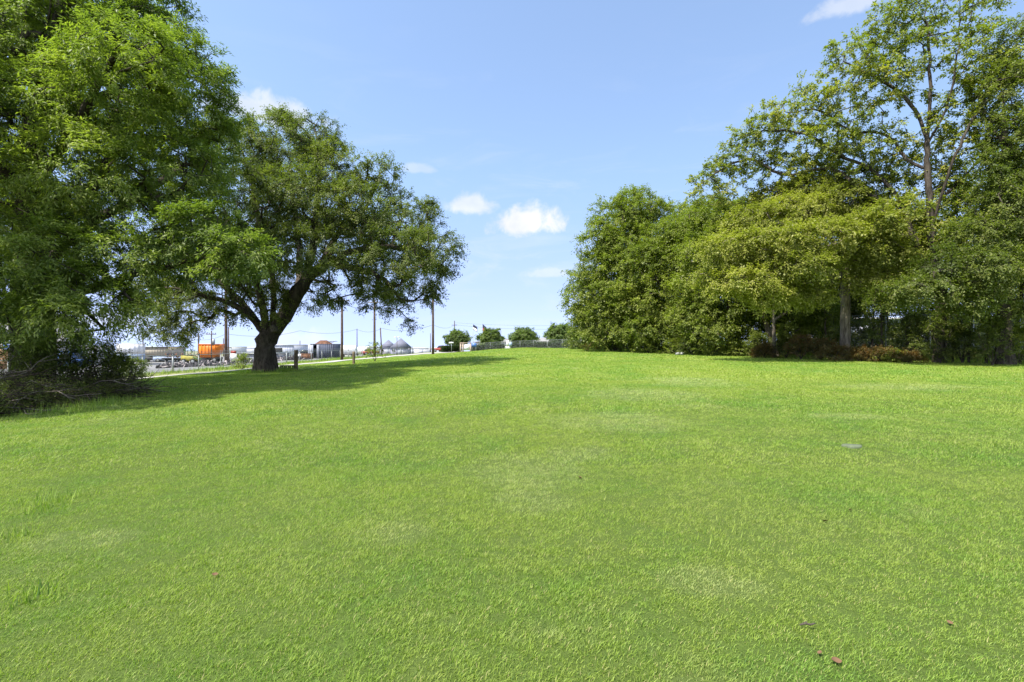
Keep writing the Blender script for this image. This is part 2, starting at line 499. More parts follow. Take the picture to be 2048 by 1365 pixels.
def lawn_colour(b, pos, detail=True):
    """shared by the ground sheet and the blades: patches of fresh, yellowish and dry turf"""
    n1 = b.noise(pos, .16, 4, .6, .4); n2 = b.noise(pos, .75, 5, .65, .3); n3 = b.noise(pos, 3.2, 4, .6)
    c = b.mix(b.ramp(n1, .35, .65), (.195, .305, .042), (.275, .348, .050))
    c = b.mix(b.ramp(n2, .42, .66, 0, .65), c, (.315, .375, .080))
    c = b.mix(b.ramp(n2, .50, .30, 0, .6), c, (.140, .285, .044))
    # dry, pale patches
    dry = b.math('MULTIPLY', b.ramp(b.noise(b.vmath('ADD', pos, (31., 7., 0)), .34, 4, .7, .8), .57, .72), b.ramp(n3, .38, .6))
    # worn, paler places in the turf
    q = b.n('ShaderNodeSeparateXYZ'); b.put(q.inputs[0], pos)
    for (wx, wy, rx, ry) in [(.15, 5.8, .75, 1.0), (.2, 4.7, .45, .45), (1.9, 9.2, 1.6, 1.1), (3.6, 13.2, 1.7, 1.5), (.9, 6.7, .5, .5), (-.9, 3.9, .3, .3), (1.3, 3.1, .4, .25), (6.5, 9.5, .9, .4), (-3.4, 3.9, .5, .25), (6.0, 17, 1.6, 1.8), (-1.5, 20, 2.0, 1.2), (8.5, 7.2, 1, .3), (12, 15, 2.5, 1.0)]:
        u = b.math('DIVIDE', b.math('SUBTRACT', q.outputs[0], wx), rx); v = b.math('DIVIDE', b.math('SUBTRACT', q.outputs[1], wy), ry)
        rr = b.math('ADD', b.math('ADD', b.math('MULTIPLY', u, u), b.math('MULTIPLY', v, v)), b.math('MULTIPLY', b.math('SUBTRACT', n2, .5), 3.0))
        dry = b.math('MAXIMUM', dry, b.math('MULTIPLY', b.ramp(rr, 1.3, 0.1), b.ramp(n3, .3, .6, .35, 1)))
    c = b.mix(b.math('MULTIPLY', dry, .55), c, (.430, .450, .200))
    c = b.mix(b.math('MULTIPLY', b.ramp(n3, .5, .74), .3), c, (.350, .370, .100))
    return c, n2, n3
def ground_material():
    m, b = new_mat('lawn_turf')
    pos = b.n('ShaderNodeNewGeometry').outputs['Position']
    c, n2, n3 = lawn_colour(b, pos)
    fine = b.noise(pos, 38, 4, .75); f2 = b.noise(pos, 11, 4, .7)
    c = b.mix(1.0, c, b.mix(b.ramp(fine, .3, .7), (.50, .56, .45), (1.0, 1.0, 1.0)), 'MULTIPLY')
    c = b.mix(1.0, c, b.mix(b.ramp(f2, .3, .7), (.72, .75, .70), (1.05, 1.05, 1.0)), 'MULTIPLY')
    soil = b.ramp(b.noise(pos, 6, 4, .7), .66, .76, 0, .5)
    c = b.mix(soil, c, (.11, .085, .05))
    s = b.n('ShaderNodeSeparateXYZ'); b.put(s.inputs[0], pos)
    # shade between the near blades, painted into the ground as dark brown-green
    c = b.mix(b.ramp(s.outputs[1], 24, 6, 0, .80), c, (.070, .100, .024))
    far = b.ramp(s.outputs[1], 105, 135)
    left = b.ramp(s.outputs[0], -22, -27)
    verge = b.mix(b.ramp(f2, .35, .65), (.16, .19, .05), (.28, .26, .13))
    c = b.mix(left, c, verge)
    c = b.mix(far, c, b.mix(b.ramp(b.noise(pos, .03, 4, .6), .4, .6), (.26, .25, .17), (.20, .22, .10)))
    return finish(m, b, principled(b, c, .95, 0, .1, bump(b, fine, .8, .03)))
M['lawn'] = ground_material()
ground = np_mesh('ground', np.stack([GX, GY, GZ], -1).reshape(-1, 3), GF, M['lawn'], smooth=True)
tag(ground, 'bright green mown lawn rising gently to the right', None, None, 'structure')

def strip(name, left, right, mat, dz, n=120, cross=6):
    """a draped sheet between two polylines sampled at equal y"""
    left = np.array(left, float); right = np.array(right, float)
    ys = np.linspace(left[0, 1], left[-1, 1], n)
    xl = np.interp(ys, left[:, 1], left[:, 0]); xr = np.interp(ys, right[:, 1], right[:, 0])
    t = np.linspace(0, 1, cross)[None]
    XX = xl[:, None] * (1 - t) + xr[:, None] * t; YY = ys[:, None] * np.ones_like(t)
    ZZ = H(XX, YY) + dz
    I = np.arange(n * cross).reshape(n, cross)
    F = np.stack([I[:-1, :-1], I[:-1, 1:], I[1:, 1:], I[1:, :-1]], -1).reshape(-1, 4)
    # a skirt so that the slab has thickness
    V = np.stack([XX, YY, ZZ], -1).reshape(-1, 3)
    sk = []
    for col in (0, cross - 1):
        e = I[:, col]; k = len(V); low = V[e].copy(); low[:, 2] -= dz + .2
        V = np.concatenate([V, low]); j = np.arange(n - 1)
        sk.append(np.stack([e[:-1], e[1:], k + j + 1, k + j], -1))
    F = np.concatenate([F] + sk)
    o = np_mesh(name, V, F, mat); tag(o, None, None, None, 'structure'); return o
def conc_mat(name, a, c2, sc=1.5):
    m, b = new_mat(name)
    pos = b.n('ShaderNodeNewGeometry').outputs['Position']
    n1 = b.noise(pos, sc, 5, .65); n2 = b.noise(pos, 30, 3, .7)
    c = b.mix(b.ramp(n1, .35, .7), a, c2); c = b.mix(b.ramp(n2, .4, .7, 0, .3), c, tuple(x * .6 for x in a))
    return finish(m, b, principled(b, c, .9, 0, .2, bump(b, n2, .3, .01)))
M['road'] = conc_mat('pale_concrete', (.36, .34, .30), (.50, .47, .42))
M['yard'] = conc_mat('yard_asphalt', (.17, .165, .16), (.29, .28, .265), .25)
M['gravel'] = conc_mat('gravel', (.34, .31, .26), (.50, .47, .40), .8)
road = strip('road', [(-27, -30), (-25.4, 5), (-24.4, 26), (-22.4, 40), (-19.8, 82), (-13.5, 118)],
             [(-22, -30), (-20.6, 5), (-19.4, 25.7), (-17.6, 40), (-14.8, 82), (-8.5, 118)], M['road'], .05, 160)
road['label'] = 'pale concrete lane running past the oak'
yard = strip('yard_pavement', [(-130, -30), (-130, 20), (-130, 82), (-130, 119)], [(-29.8, -30), (-29.8, 20), (-29.8, 82), (-24, 119)], M['yard'], .03, 120, 60)
yard['label'] = 'grey paved storage yard beyond the fence'

# ------------------------------------------------------------------ grass blades
def road_edge(y): return np.interp(y, [-30, 5, 25.7, 40, 82, 118], [-22, -20.6, -19.4, -17.6, -14.8, -8.5])
def grass_mat():
    m, b = new_mat('grass_blades')
    pos = b.n('ShaderNodeNewGeometry').outputs['Position']
    at = b.n('ShaderNodeAttribute'); at.attribute_name = 'tint'; f = at.outputs['Fac']
    c, n2, n3 = lawn_colour(b, pos)
    c = b.mix(b.ramp(f, 0, .42, .9, 0, smooth=False), c, (.050, .115, .018))
    c = b.mix(b.ramp(f, .55, .93, 0, .65, smooth=False), c, (.330, .395, .065))
    c = b.mix(b.ramp(f, .93, .96, 0, .8), c, (.42, .36, .17))
    pr = principled(b, c, .5, 0, .25)
    tr = b.n('ShaderNodeBsdfTranslucent'); b.put(tr.inputs[0], b.mix(1.0, c, (1.5, 1.8, .5), 'MULTIPLY'))
    mx = b.n('ShaderNodeMixShader'); mx.inputs[0].default_value = .3
    m.node_tree.links.new(pr, mx.inputs[1]); m.node_tree.links.new(tr.outputs[0], mx.inputs[2])
    return finish(m, b, mx.outputs[0])
M['grass'] = grass_mat()
_vt = np.random.default_rng(12).random((512, 512))
def vnoise(x, y, cell):
    u = x / cell + 1000; v = y / cell + 1000; i = np.floor(u).astype(int); j = np.floor(v).astype(int); fu = sm(u - i); fv = sm(v - j)
    g = lambda a, c: _vt[a % 512, c % 512]
    return (g(i, j) * (1 - fu) + g(i + 1, j) * fu) * (1 - fv) + (g(i, j + 1) * (1 - fu) + g(i + 1, j + 1) * fu) * fv
def grass_band(rng, y0, y1, dens, hgt, wid, lean=.55, seg=False):
    xm = y1 * 1.12 + 4.0
    n = int((y1 - y0) * 2 * xm * dens)
    y = rng.uniform(y0, y1, n); x = rng.uniform(-xm, xm, n)
    keep = (np.abs(x) < y * 1.12 + 4.0) & (x > road_edge(y) + .1) & (x < np.interp(y, [0, 28, 35, 43, 53, 60], [60, 33, 28, 26, 20, 14]))
    # clumpy density
    cs = max(.045, (y0 + y1) * .5 * .010)
    cl = (vnoise(x, y, cs) + .6 * vnoise(x + 50, y, cs * 2.7) + .5 * vnoise(x, y + 70, cs * 9)) / 1.05 - 1
    gap = (vnoise(x, y, cs) + .6 * vnoise(x + 50, y, cs * 2.7)) / .8 - 1
    keep &= rng.random(n) < .80 + .75 * gap
    x = x[keep]; y = y[keep]; n = len(x)
    base = np.stack([x, y, H(x, y) - .004], -1)
    a = rng.uniform(0, 2 * math.pi, n)
    d = np.stack([np.cos(a), np.sin(a), np.zeros(n)], -1)
    hh = hgt * rng.uniform(.45, 1.25, n) * (1 + .4 * cl[keep]); ln = np.abs(rng.normal(lean, .45, n)) + .3
    tip = base + d * (hh * ln)[:, None]; tip[:, 2] += hh
    s = np.stack([-np.sin(a + .6), np.cos(a + .6), np.zeros(n)], -1) * (wid * rng.uniform(.6, 1.3, n) * .5)[:, None]
    t = np.clip(rng.normal(.42, .22, n) + .16 * cl[keep] + .03, 0, .92); dry = rng.random(n) < .045; t[dry] = 1.0
    if not seg:
        V = np.stack([base - s, base + s, tip], 1).reshape(-1, 3)
        return V, None, np.arange(len(V)).reshape(-1, 3), t
    mid = base + d * (hh * ln * .35)[:, None]; mid[:, 2] += hh * .62
    V = np.stack([base - s, base + s, mid + s * .8, mid - s * .8, tip], 1).reshape(-1, 3)
    k = np.arange(n)[:, None] * 5
    Q = np.concatenate([k, k + 1, k + 2, k + 3], 1); T = np.concatenate([k + 3, k + 2, k + 4], 1)
    return V, Q, T, t
def build_grass():
    rng = np.random.default_rng(5)
    Vs = []; Qs = []; Ts = []; tq = []; tt = []; off = 0
    for (y0, y1, dens, hg, wd, seg) in [(.5, 3.6, 20000, .019, .0031, True), (3.6, 6, 15000, .022, .0040, False), (6, 10, 5600, .028, .0068, False),
                                        (10, 17, 1800, .038, .012, False), (17, 30, 520, .045, .022, False), (30, 62, 110, .055, .045, False)]:
        V, Q, T, t = grass_band(rng, y0, y1, dens, hg, wd, seg=seg)
        if Q is not None: Qs.append(Q + off); tq.append(t)
        Ts.append(T + off); tt.append(t); Vs.append(V); off += len(V)
    # tall unmown tufts: left foreground, along the brush at the right and by the pile at the left
    spots = [(X(px, Y), Y, r, nn, hh) for (px, Y, r, nn, hh) in
             [(120, 4.9, .22, 90, .13), (95, 4.6, .16, 60, .12), (30, 4.0, .15, 60, .12), (1990, 7.0, .2, 60, .1),
              (1930, 6.6, .2, 60, .1), (60, 3.0, .2, 80, .1), (640, 14, .5, 90, .1), (1440, 4.0, .3, 80, .07)]]
    for i in range(260):
        Y = rng.uniform(27, 57); xe = np.interp(Y, [27, 34.8, 43, 53, 57], [28.5, 23.3, 21.5, 15.5, 7.0])
        spots.append((xe + rng.normal(-.3, .8), Y, .5, 28, rng.uniform(.15, .45)))
    for i in range(90):
        Y = rng.uniform(11, 17); spots.append((np.interp(Y, [11, 17], [-10.3, -12.5]) + rng.normal(.1, .4), Y, .35, 30, rng.uniform(.1, .28)))
    for i in range(60):
        a = rng.uniform(0, 6.28); spots.append((-14.5 + 1.3 * math.cos(a), 29.3 + 1.3 * math.sin(a), .3, 30, .22))
    for i in range(300):
        Y = rng.uniform(30, 115); spots.append((rng.uniform(-29.6, -26), Y, .6, 24, rng.uniform(.15, .5)))
    for (x0, y0, r, nn, hh) in spots:
        n = nn; x = x0 + rng.normal(0, r * .6, n); y = y0 + rng.normal(0, r * .6, n)
        sc = max(1, y0 / 12)
        base = np.stack([x, y, H(x, y) - .01], -1); a = rng.uniform(0, 6.28, n)
        hgt = hh * rng.uniform(.4, 1.2, n); d = np.stack([np.cos(a), np.sin(a), np.zeros(n)], -1)
        tip = base + d * (hgt * rng.uniform(.1, .7, n))[:, None]; tip[:, 2] += hgt
        s = np.stack([-np.sin(a), np.cos(a), np.zeros(n)], -1) * (.005 * sc)
        V = np.stack([base - s, base + s, tip], 1).reshape(-1, 3)
        Ts.append(np.arange(len(V)).reshape(-1, 3) + off); tt.append(np.clip(rng.normal(.35, .2, n), 0, .9)); Vs.append(V); off += len(V)
    V = np.concatenate(Vs); Q = np.concatenate(Qs); T = np.concatenate(Ts)
    o = np_mesh('grass', V, Q, M['grass'], attr=np.concatenate(tq + tt), tris=T)
    tag(o, 'short mown yellow-green grass covering the open field', 'grass', None, 'stuff')
build_grass()

# ------------------------------------------------------------------ big trees on the left
def PP(Y0, *pts): return [P(px, py, Y0 + dy) for (px, py, dy) in pts]

YO = 29.3
ob = np.array(G(531, YO)); 
oak_lobes = [lobe(*a) for a in [
    (470, 300, 80, 62, 30), (550, 290, 85, 62, 28), (628, 268, 52, 42, 29.5), (600, 330, 80, 60, 32), (668, 335, 68, 48, 28),
    (620, 400, 115, 65, 26), (500, 400, 105, 80, 25.5), (560, 440, 100, 60, 33), (762, 345, 34, 34, 29), (745, 405, 70, 50, 30.5), (705, 420, 70, 55, 26),
    (822, 438, 55, 48, 29), (868, 500, 52, 46, 28.5), (800, 500, 80, 52, 25.5), (790, 470, 75, 55, 33), (842, 548, 42, 36, 29), (895, 520, 32, 28, 29.5, None, 1.3),
    (760, 545, 55, 48, 27), (770, 560, 60, 45, 31.5), (700, 470, 90, 52, 31), (672, 560, 30, 50, 27), (658, 590, 26, 34, 28.5), (790, 598, 38, 26, 28), (862, 585, 18, 24, 29, None, 1.5),
    (824, 640, 8, 16, 28, None, 3), (745, 590, 30, 30, 30), (600, 500, 90, 45, 24.5), (470, 500, 90, 60, 27), (430, 560, 75, 48, 30), (385, 610, 70, 36, 28),
    (350, 660, 42, 22, 27.5, None, 1.5), (300, 640, 40, 30, 26.5), (480, 600, 34, 45, 28.5), (540, 560, 60, 50, 32), (550, 600, 22, 50, 28.6, None, 1.4), (400, 470, 80, 60, 32), (620, 590, 30, 30, 32), (350, 530, 70, 56, 31.5, None, 1.2), (320, 590, 60, 40, 29.5, None, 1.2), (400, 480, 70, 50, 28, None, 1.2), (660, 290, 30, 26, 30), (700, 340, 26, 30, 30), (480, 240, 36, 22, 29, None, 1.3), (560, 235, 30, 20, 29, None, 1.3)]]
oak_limbs = [
    [ob] + PP(YO, (530, 700, 0), (536, 672, 0)),
    PP(YO, (536, 672, 0), (500, 632, -.2), (455, 605, -.5), (400, 590, -1), (330, 575, -1.5), (270, 590, -2)),
    PP(YO, (522, 655, 0), (486, 610, .8), (440, 560, 1.6), (400, 500, 2.5)),
    PP(YO, (540, 668, 0), (548, 600, .4), (538, 520, .6), (515, 430, 0), (500, 330, -.4)),
    PP(YO, (536, 668, 0), (520, 590, -1.2), (500, 520, -2.5), (470, 420, -3.5)),
    PP(YO, (540, 672, 0), (575, 622, -.2), (603, 572, -.4), (640, 535, -.3), (700, 505, 0), (770, 495, .2), (850, 500, 0)),
    PP(YO, (606, 568, -.4), (625, 500, -.8), (632, 420, -1), (640, 320, -.5), (630, 255, 0)),
    PP(YO, (640, 535, -.3), (675, 470, .8), (730, 420, 1.5), (760, 350, .4)),
    PP(YO, (655, 525, -.3), (720, 540, -1.5), (770, 560, -2), (800, 600, -1.4)),
    PP(YO, (594, 590, -.3), (600, 520, 2), (590, 430, 3.5), (580, 350, 3))]
make_tree('oak_tree', 'large spreading live oak with forked trunk beside the lane', 'tree', ob, .54, oak_limbs, oak_lobes,
          3300, 5, 26, .56, .105, .5, M['oakleaf'], M['bark'], 11, droop=.35, flare=.42, r0=.012, minr=.013, inner=.3, jit=.06)
# pruned limb stub on the oak
def stub(root_name, loc, r):
    mb = MB(); mb.tube([loc + np.array([0, .35, -.05]), loc + np.array([.02, .05, 0]), loc], [r * 1.2, r * 1.05, r * .9], 14)
    par = bpy.data.objects[root_name]; o = mb.build('cut_limb', M['stick'], par, True); o.location = -Vector(par.location)
stub('oak_tree', P(545, 657, YO - .78), .2)

YP = 17.2
pb = np.array(G(66, YP))
pec_lobes = [lobe(*a) for a in [
    (90, 60, 130, 90, 16), (230, 50, 100, 80, 18), (310, 70, 80, 70, 17), (355, 140, 85, 70, 16), (395, 215, 55, 62, 16.5), (350, 260, 80, 70, 18.5),
    (200, 190, 120, 90, 14.5), (50, 220, 110, 90, 15), (330, 330, 100, 66, 15.5), (405, 310, 45, 60, 17.5), (420, 455, 82, 36, 14.5), (480, 498, 46, 30, 14.2), (455, 530, 50, 26, 14.6),
    (160, 340, 120, 72, 14.2), (20, 390, 100, 80, 15), (250, 440, 100, 60, 15.5), (110, 490, 105, 52, 14), (330, 520, 80, 36, 16.5), (400, 400, 60, 40, 18),
    (180, 590, 90, 40, 13.6), (60, 590, 80, 40, 14.2), (240, 640, 36, 20, 13.8), (150, 655, 52, 22, 14.2), (60, 660, 60, 24, 15), (250, 560, 66, 30, 15),
    (-120, 300, 140, 190, 17), (-120, 20, 170, 150, 17), (100, -120, 190, 110, 17), (300, -40, 80, 60, 17.5), (150, 150, 160, 110, 21), (300, 300, 110, 120, 21), (80, 450, 130, 90, 20.5), (-80, 560, 110, 90, 15),
    (250, 130, 110, 80, 14), (-560, 60, 340, 230, 9.8), (-330, 60, 260, 190, 12.5), (-620, 300, 280, 140, 11.5), (60, 500, 120, 60, 13.4, None, 1.3), (140, 620, 90, 36, 13.2, None, 1.6), (30, 650, 70, 30, 13.3, None, 1.6), (230, 600, 60, 30, 13.6, None, 1.5), (240, 510, 80, 36, 14, None, 1.2), (330, 470, 80, 40, 14.5, None, 1.2), (90, 560, 90, 40, 13.2, None, 1.4), (440, 500, 70, 40, 15, None, 1.4), (420, 150, 30, 30, 17), (440, 240, 26, 40, 17), (60, 320, 130, 120, 18), (200, 60, 140, 90, 20)]]
pec_limbs = [
    [pb] + PP(YP, (66, 700, 0), (64, 600, .2), (72, 480, .3), (66, 330, .2), (80, 200, 0), (110, 60, -.3), (140, -80, 0)),
    PP(YP, (68, 560, .2), (120, 500, -.8), (210, 430, -1.2), (300, 380, -1), (370, 330, -.6)),
    PP(YP, (70, 480, .3), (150, 430, 1), (230, 300, 1.4), (310, 200, 1), (360, 120, .2)),
    PP(YP, (64, 600, .2), (130, 590, -1.5), (240, 560, -2), (340, 530, -2.2), (440, 510, -2.6)),
    PP(YP, (68, 420, .2), (0, 330, -1), (-60, 260, -1.5)),
    PP(YP, (68, 380, .2), (120, 300, -1.6), (180, 200, -2.4), (230, 110, -2.4)),
    PP(YP, (72, 250, .1), (150, 170, 1), (230, 70, 1.2), (290, 0, .8)),
    PP(YP, (66, 640, 0), (10, 590, -1.2), (-60, 560, -2)),
    PP(YP, (300, 380, -1), (350, 400, -1.5), (420, 440, -2.3))]
make_tree('pecan_tree', 'towering feathery-leaved tree with thick trunk above the brush pile', 'tree', pb, .56, pec_limbs, pec_lobes,
          4300, 6, 24, .52, .13, .27, M['pecanleaf'], M['bark'], 23, droop=.3, flare=.25, r0=.010, minr=.010, inner=.3, jit=.05, cup=.9,
          wind=np.array([.35, 0, .05]))

# ------------------------------------------------------------------ right-hand belt of trees
def TR(name, label, px, Y, R, limbs, lobes, ntip, mat, bmat, seed, leaf=.13, asp=.6, nspr=5, nleaf=18, L=.6, **kw):
    bs = np.array(G(px, Y))
    lm = [[bs] + PP(Y, *limbs[0])] + [PP(Y, *l) for l in limbs[1:]]
    return make_tree(name, label, 'tree', bs, R, lm, [lobe(*a) for a in lobes], ntip, nspr, nleaf, L, leaf, asp, M[mat], M[bmat], seed, **kw)
THICKETS = []
BG = 'trees in the belt along the right side of the lawn'
TR('broadleaf_tree', 'dark bushy tree at the far left end of the right-hand tree belt', 1235, 47, .28,
   [[(1236, 620, 0), (1240, 520, 0), (1245, 440, 0)], [(1236, 640, 0), (1200, 580, 0), (1170, 540, 0)], [(1238, 600, 0), (1275, 540, -1), (1290, 500, -1)]],
   [(1240, 440, 62, 50, 47), (1275, 415, 50, 36, 49), (1200, 480, 40, 42, 46), (1180, 540, 42, 40, 46.5), (1165, 590, 34, 30, 46), (1200, 630, 48, 40, 45.5), (1155, 610, 24, 22, 45.5), (1170, 660, 26, 24, 46), (1210, 665, 44, 24, 44.5), (1260, 655, 44, 26, 44),
    (1240, 560, 60, 60, 45), (1260, 500, 60, 50, 45.5), (1290, 620, 50, 50, 45)], 1000, 'midleaf', 'bark', 31, leaf=.17, L=.75, group=BG)
TR('broadleaf_tree', 'dark tree with a leafy peak behind the bright middle trees of the belt', 1310, 50, .28,
   [[(1308, 600, 0), (1300, 480, 0), (1290, 420, 0)], [(1304, 560, 0), (1340, 480, 0)]],
   [(1275, 410, 36, 24, 50, None, 1.4), (1310, 440, 60, 40, 50), (1350, 430, 40, 26, 51), (1330, 500, 80, 60, 50), (1250, 470, 50, 50, 52), (1330, 600, 90, 70, 52)], 600, 'midleaf', 'bark', 32, leaf=.18, L=.75, group=BG)
TR('broadleaf_tree', 'rounded fresh green tree in front of the dark end of the belt', 1350, 43, .24,
   [[(1348, 620, 0), (1345, 540, 0), (1350, 460, 0)], [(1348, 610, 0), (1300, 540, -1)], [(1347, 580, 0), (1400, 520, -1)]],
   [(1340, 480, 56, 40, 43), (1300, 530, 52, 46, 42.5), (1370, 520, 62, 50, 42), (1320, 590, 62, 46, 42), (1260, 590, 40, 40, 43), (1390, 590, 60, 50, 42), (1340, 640, 60, 34, 42.5), (1400, 450, 50, 36, 43.5), (1300, 655, 50, 24, 41.5), (1370, 660, 44, 20, 41)],
   1000, 'midleaf', 'bark', 33, leaf=.15, L=.7, group=BG)
TR('broadleaf_tree', 'bright layered green tree at the middle of the belt', 1462, 38, .24,
   [[(1460, 640, 0), (1455, 540, 0), (1460, 450, 0)], [(1458, 600, 0), (1410, 520, -1)], [(1456, 560, 0), (1520, 480, -1)], [(1459, 620, 0), (1510, 570, -1.5)]],
   [(1450, 440, 60, 36, 38), (1420, 500, 60, 44, 37.5), (1500, 470, 66, 44, 37), (1470, 540, 70, 46, 36.5), (1400, 560, 46, 44, 37.5), (1540, 530, 60, 42, 37), (1440, 610, 60, 40, 37), (1520, 600, 56, 36, 37.5), (1380, 630, 40, 36, 38), (1430, 655, 50, 26, 36.5), (1490, 640, 40, 26, 36.5), (1410, 430, 44, 26, 38.5), (1500, 420, 50, 24, 38.5)],
   1200, 'midleaf', 'barklight', 34, leaf=.14, L=.65, group=BG)
TR('broadleaf_tree', 'yellow-green tree in layered sprays on a straight pale trunk', 1690, 31, .26,
   [[(1690, 620, 0), (1688, 530, 0), (1680, 450, 0), (1660, 390, 0)], [(1688, 545, 0), (1620, 480, -1), (1540, 440, -1.5)], [(1688, 530, 0), (1750, 470, -1), (1790, 440, -1.4)],
    [(1686, 510, 0), (1610, 420, .5), (1540, 370, 1)], [(1689, 560, 0), (1610, 540, -1.6), (1540, 520, -2.2)]],
   [(1520, 440, 66, 26, 30), (1600, 420, 70, 28, 30.5), (1680, 400, 70, 28, 31), (1560, 480, 76, 24, 27.5), (1650, 470, 76, 24, 27.5), (1740, 450, 56, 24, 28), (1610, 530, 70, 18, 27), (1770, 500, 50, 16, 28), (1450, 500, 60, 24, 28.5), (1430, 560, 44, 20, 28.5), (1490, 560, 60, 22, 27.5), (1540, 590, 44, 18, 27.8), (1620, 590, 44, 16, 28.5), (1760, 560, 60, 20, 29), (1800, 440, 50, 26, 29.5), (1840, 500, 46, 24, 29),
    (1530, 530, 50, 22, 29.2), (1700, 510, 52, 22, 29.2), (1620, 380, 60, 26, 32), (1560, 400, 60, 26, 33), (1700, 440, 60, 30, 33), (1470, 480, 40, 24, 30), (1590, 570, 50, 18, 29.2)],
   2000, 'limeleaf', 'barklight', 35, leaf=.13, L=.62, nspr=5, nleaf=18, group=BG, droop=.3)
TR('broadleaf_tree', 'tall open-crowned tree with bare forking limbs against the sky', 1878, 28, .23,
   [[(1880, 600, 0), (1866, 500, 0), (1858, 380, 0), (1854, 290, 0)],
    [(1854, 290, 0), (1860, 200, 0), (1858, 100, .2), (1850, 0, .2)], [(1854, 290, 0), (1895, 210, -.6), (1915, 110, -1), (1920, 20, -1)],
    [(1855, 285, 0), (1830, 220, .6), (1790, 180, 1), (1740, 150, 1.2), (1680, 120, 1.4)],
    [(1857, 340, 0), (1812, 318, .8), (1770, 268, 1.6), (1700, 262, 2.2), (1640, 222, 2.8), (1570, 226, 3.2)],
    [(1862, 460, 0), (1900, 340, -1), (1940, 250, -1.5), (1990, 180, -1.6)],
    [(1876, 570, 0), (1830, 480, .5), (1800, 400, 1.2), (1735, 335, 2.2), (1690, 318, 2.6), (1610, 268, 3.2), (1530, 262, 3.8)],
    [(1804, 415, 1.1), (1730, 385, 2), (1660, 338, 3), (1570, 350, 3.6), (1490, 318, 4.2), (1405, 365, 4.6)],
    [(1858, 420, 0), (1950, 330, .6), (2020, 230, 1)]],
   [(1900, 20, 100, 50, 28, None, .8), (1820, 40, 60, 50, 28, None, .7), (1860, 130, 110, 60, 28, None, .7), (1780, 120, 60, 50, 29, None, .7), (1740, 180, 90, 46, 29.5), (1780, 40, 50, 36, 29, None, .8), (1700, 100, 46, 26, 30), (1640, 165, 52, 26, 31), (1545, 225, 46, 24, 32), (1480, 275, 44, 22, 32.5), (1405, 368, 34, 20, 33), (1450, 330, 44, 20, 33), (1980, 120, 70, 80, 27, None, .8), (1950, 220, 70, 60, 27.5),
    (1670, 220, 80, 36, 31), (1590, 230, 70, 32, 31.5), (1530, 260, 50, 28, 32), (1640, 290, 90, 36, 31.5), (1500, 310, 60, 28, 32.5), (1560, 340, 80, 30, 32.5), (1430, 350, 50, 24, 33),
    (1385, 392, 24, 16, 33, None, 1.3), (1730, 300, 80, 40, 30), (1820, 280, 70, 50, 29), (1480, 390, 60, 22, 33), (1700, 360, 90, 34, 31.5), (1840, 380, 60, 50, 29.5, None, .7), (1800, 430, 60, 40, 27), (1960, 350, 60, 50, 29), (1900, 430, 60, 50, 28.5), (1930, 300, 50, 50, 28), (1750, 380, 70, 46, 31), (1800, 330, 50, 40, 30.5), (1780, 430, 60, 40, 29), (1690, 340, 60, 40, 32), (1860, 480, 50, 36, 28), (1620, 350, 60, 34, 33), (1890, 360, 40, 40, 29),
    (1700, 120, 50, 40, 28.5, None, .5), (1690, 260, 60, 40, 29.5)],
   2300, 'mapleleaf', 'bark', 36, leaf=.14, L=.36, nspr=5, nleaf=9, group=BG, r0=.009, inner=.5, spread=1.1)
TR('broadleaf_tree', 'tall dark glossy tree filling the right edge of the view', 2010, 26, .30,
   [[(2008, 600, 0), (2005, 450, 0), (2010, 300, 0), (2005, 180, 0)], [(2006, 480, 0), (1950, 420, -1), (1910, 390, -1.6)], [(2006, 420, 0), (2070, 330, 0)], [(2008, 560, 0), (1930, 540, -1.6), (1870, 545, -2)], [(2010, 300, 0), (1970, 220, -.5)]],
   [(2020, 180, 60, 60, 26), (2060, 90, 60, 60, 26.5), (2010, 270, 40, 50, 25.5), (2060, 300, 70, 80, 26), (1990, 350, 36, 46, 25.5), (2020, 420, 60, 56, 25), (2080, 450, 80, 90, 26), (1955, 470, 50, 30, 25), (1900, 520, 56, 28, 24.6),
    (1980, 540, 76, 46, 24.4), (2060, 580, 70, 50, 25), (1860, 575, 66, 28, 24.6), (1930, 600, 60, 28, 24.8), (1790, 590, 50, 20, 25.5)],
   1250, 'darkleaf', 'bark', 37, leaf=.12, L=.6, asp=.55, nspr=5, nleaf=20, group=BG)
TR('broadleaf_tree', 'leaning pale-trunked tree between the middle and the yellow-green trees', 1551, 36, .20,
   [[(1530, 640, 0), (1508, 590, -.3), (1490, 530, -.4)], [(1510, 595, -.3), (1530, 520, 0)]],
   [(1480, 520, 46, 34, 36), (1530, 500, 50, 34, 36.5), (1500, 460, 46, 30, 36.5)], 260, 'midleaf', 'barklight', 38, leaf=.13, group=BG)
TR('broadleaf_tree', 'slim straight young tree just left of the pale straight trunk', 1549, 34, .11,
   [[(1548, 620, 0), (1550, 560, 0), (1560, 500, 0)], [(1549, 640, 0), (1600, 610, 0), (1640, 600, 0)]], [(1560, 500, 40, 30, 34), (1570, 560, 30, 22, 33.5), (1610, 610, 44, 24, 34), (1650, 630, 30, 24, 34.5), (1590, 655, 34, 20, 34.5)], 300, 'midleaf', 'barklight', 39, leaf=.13, group=BG)
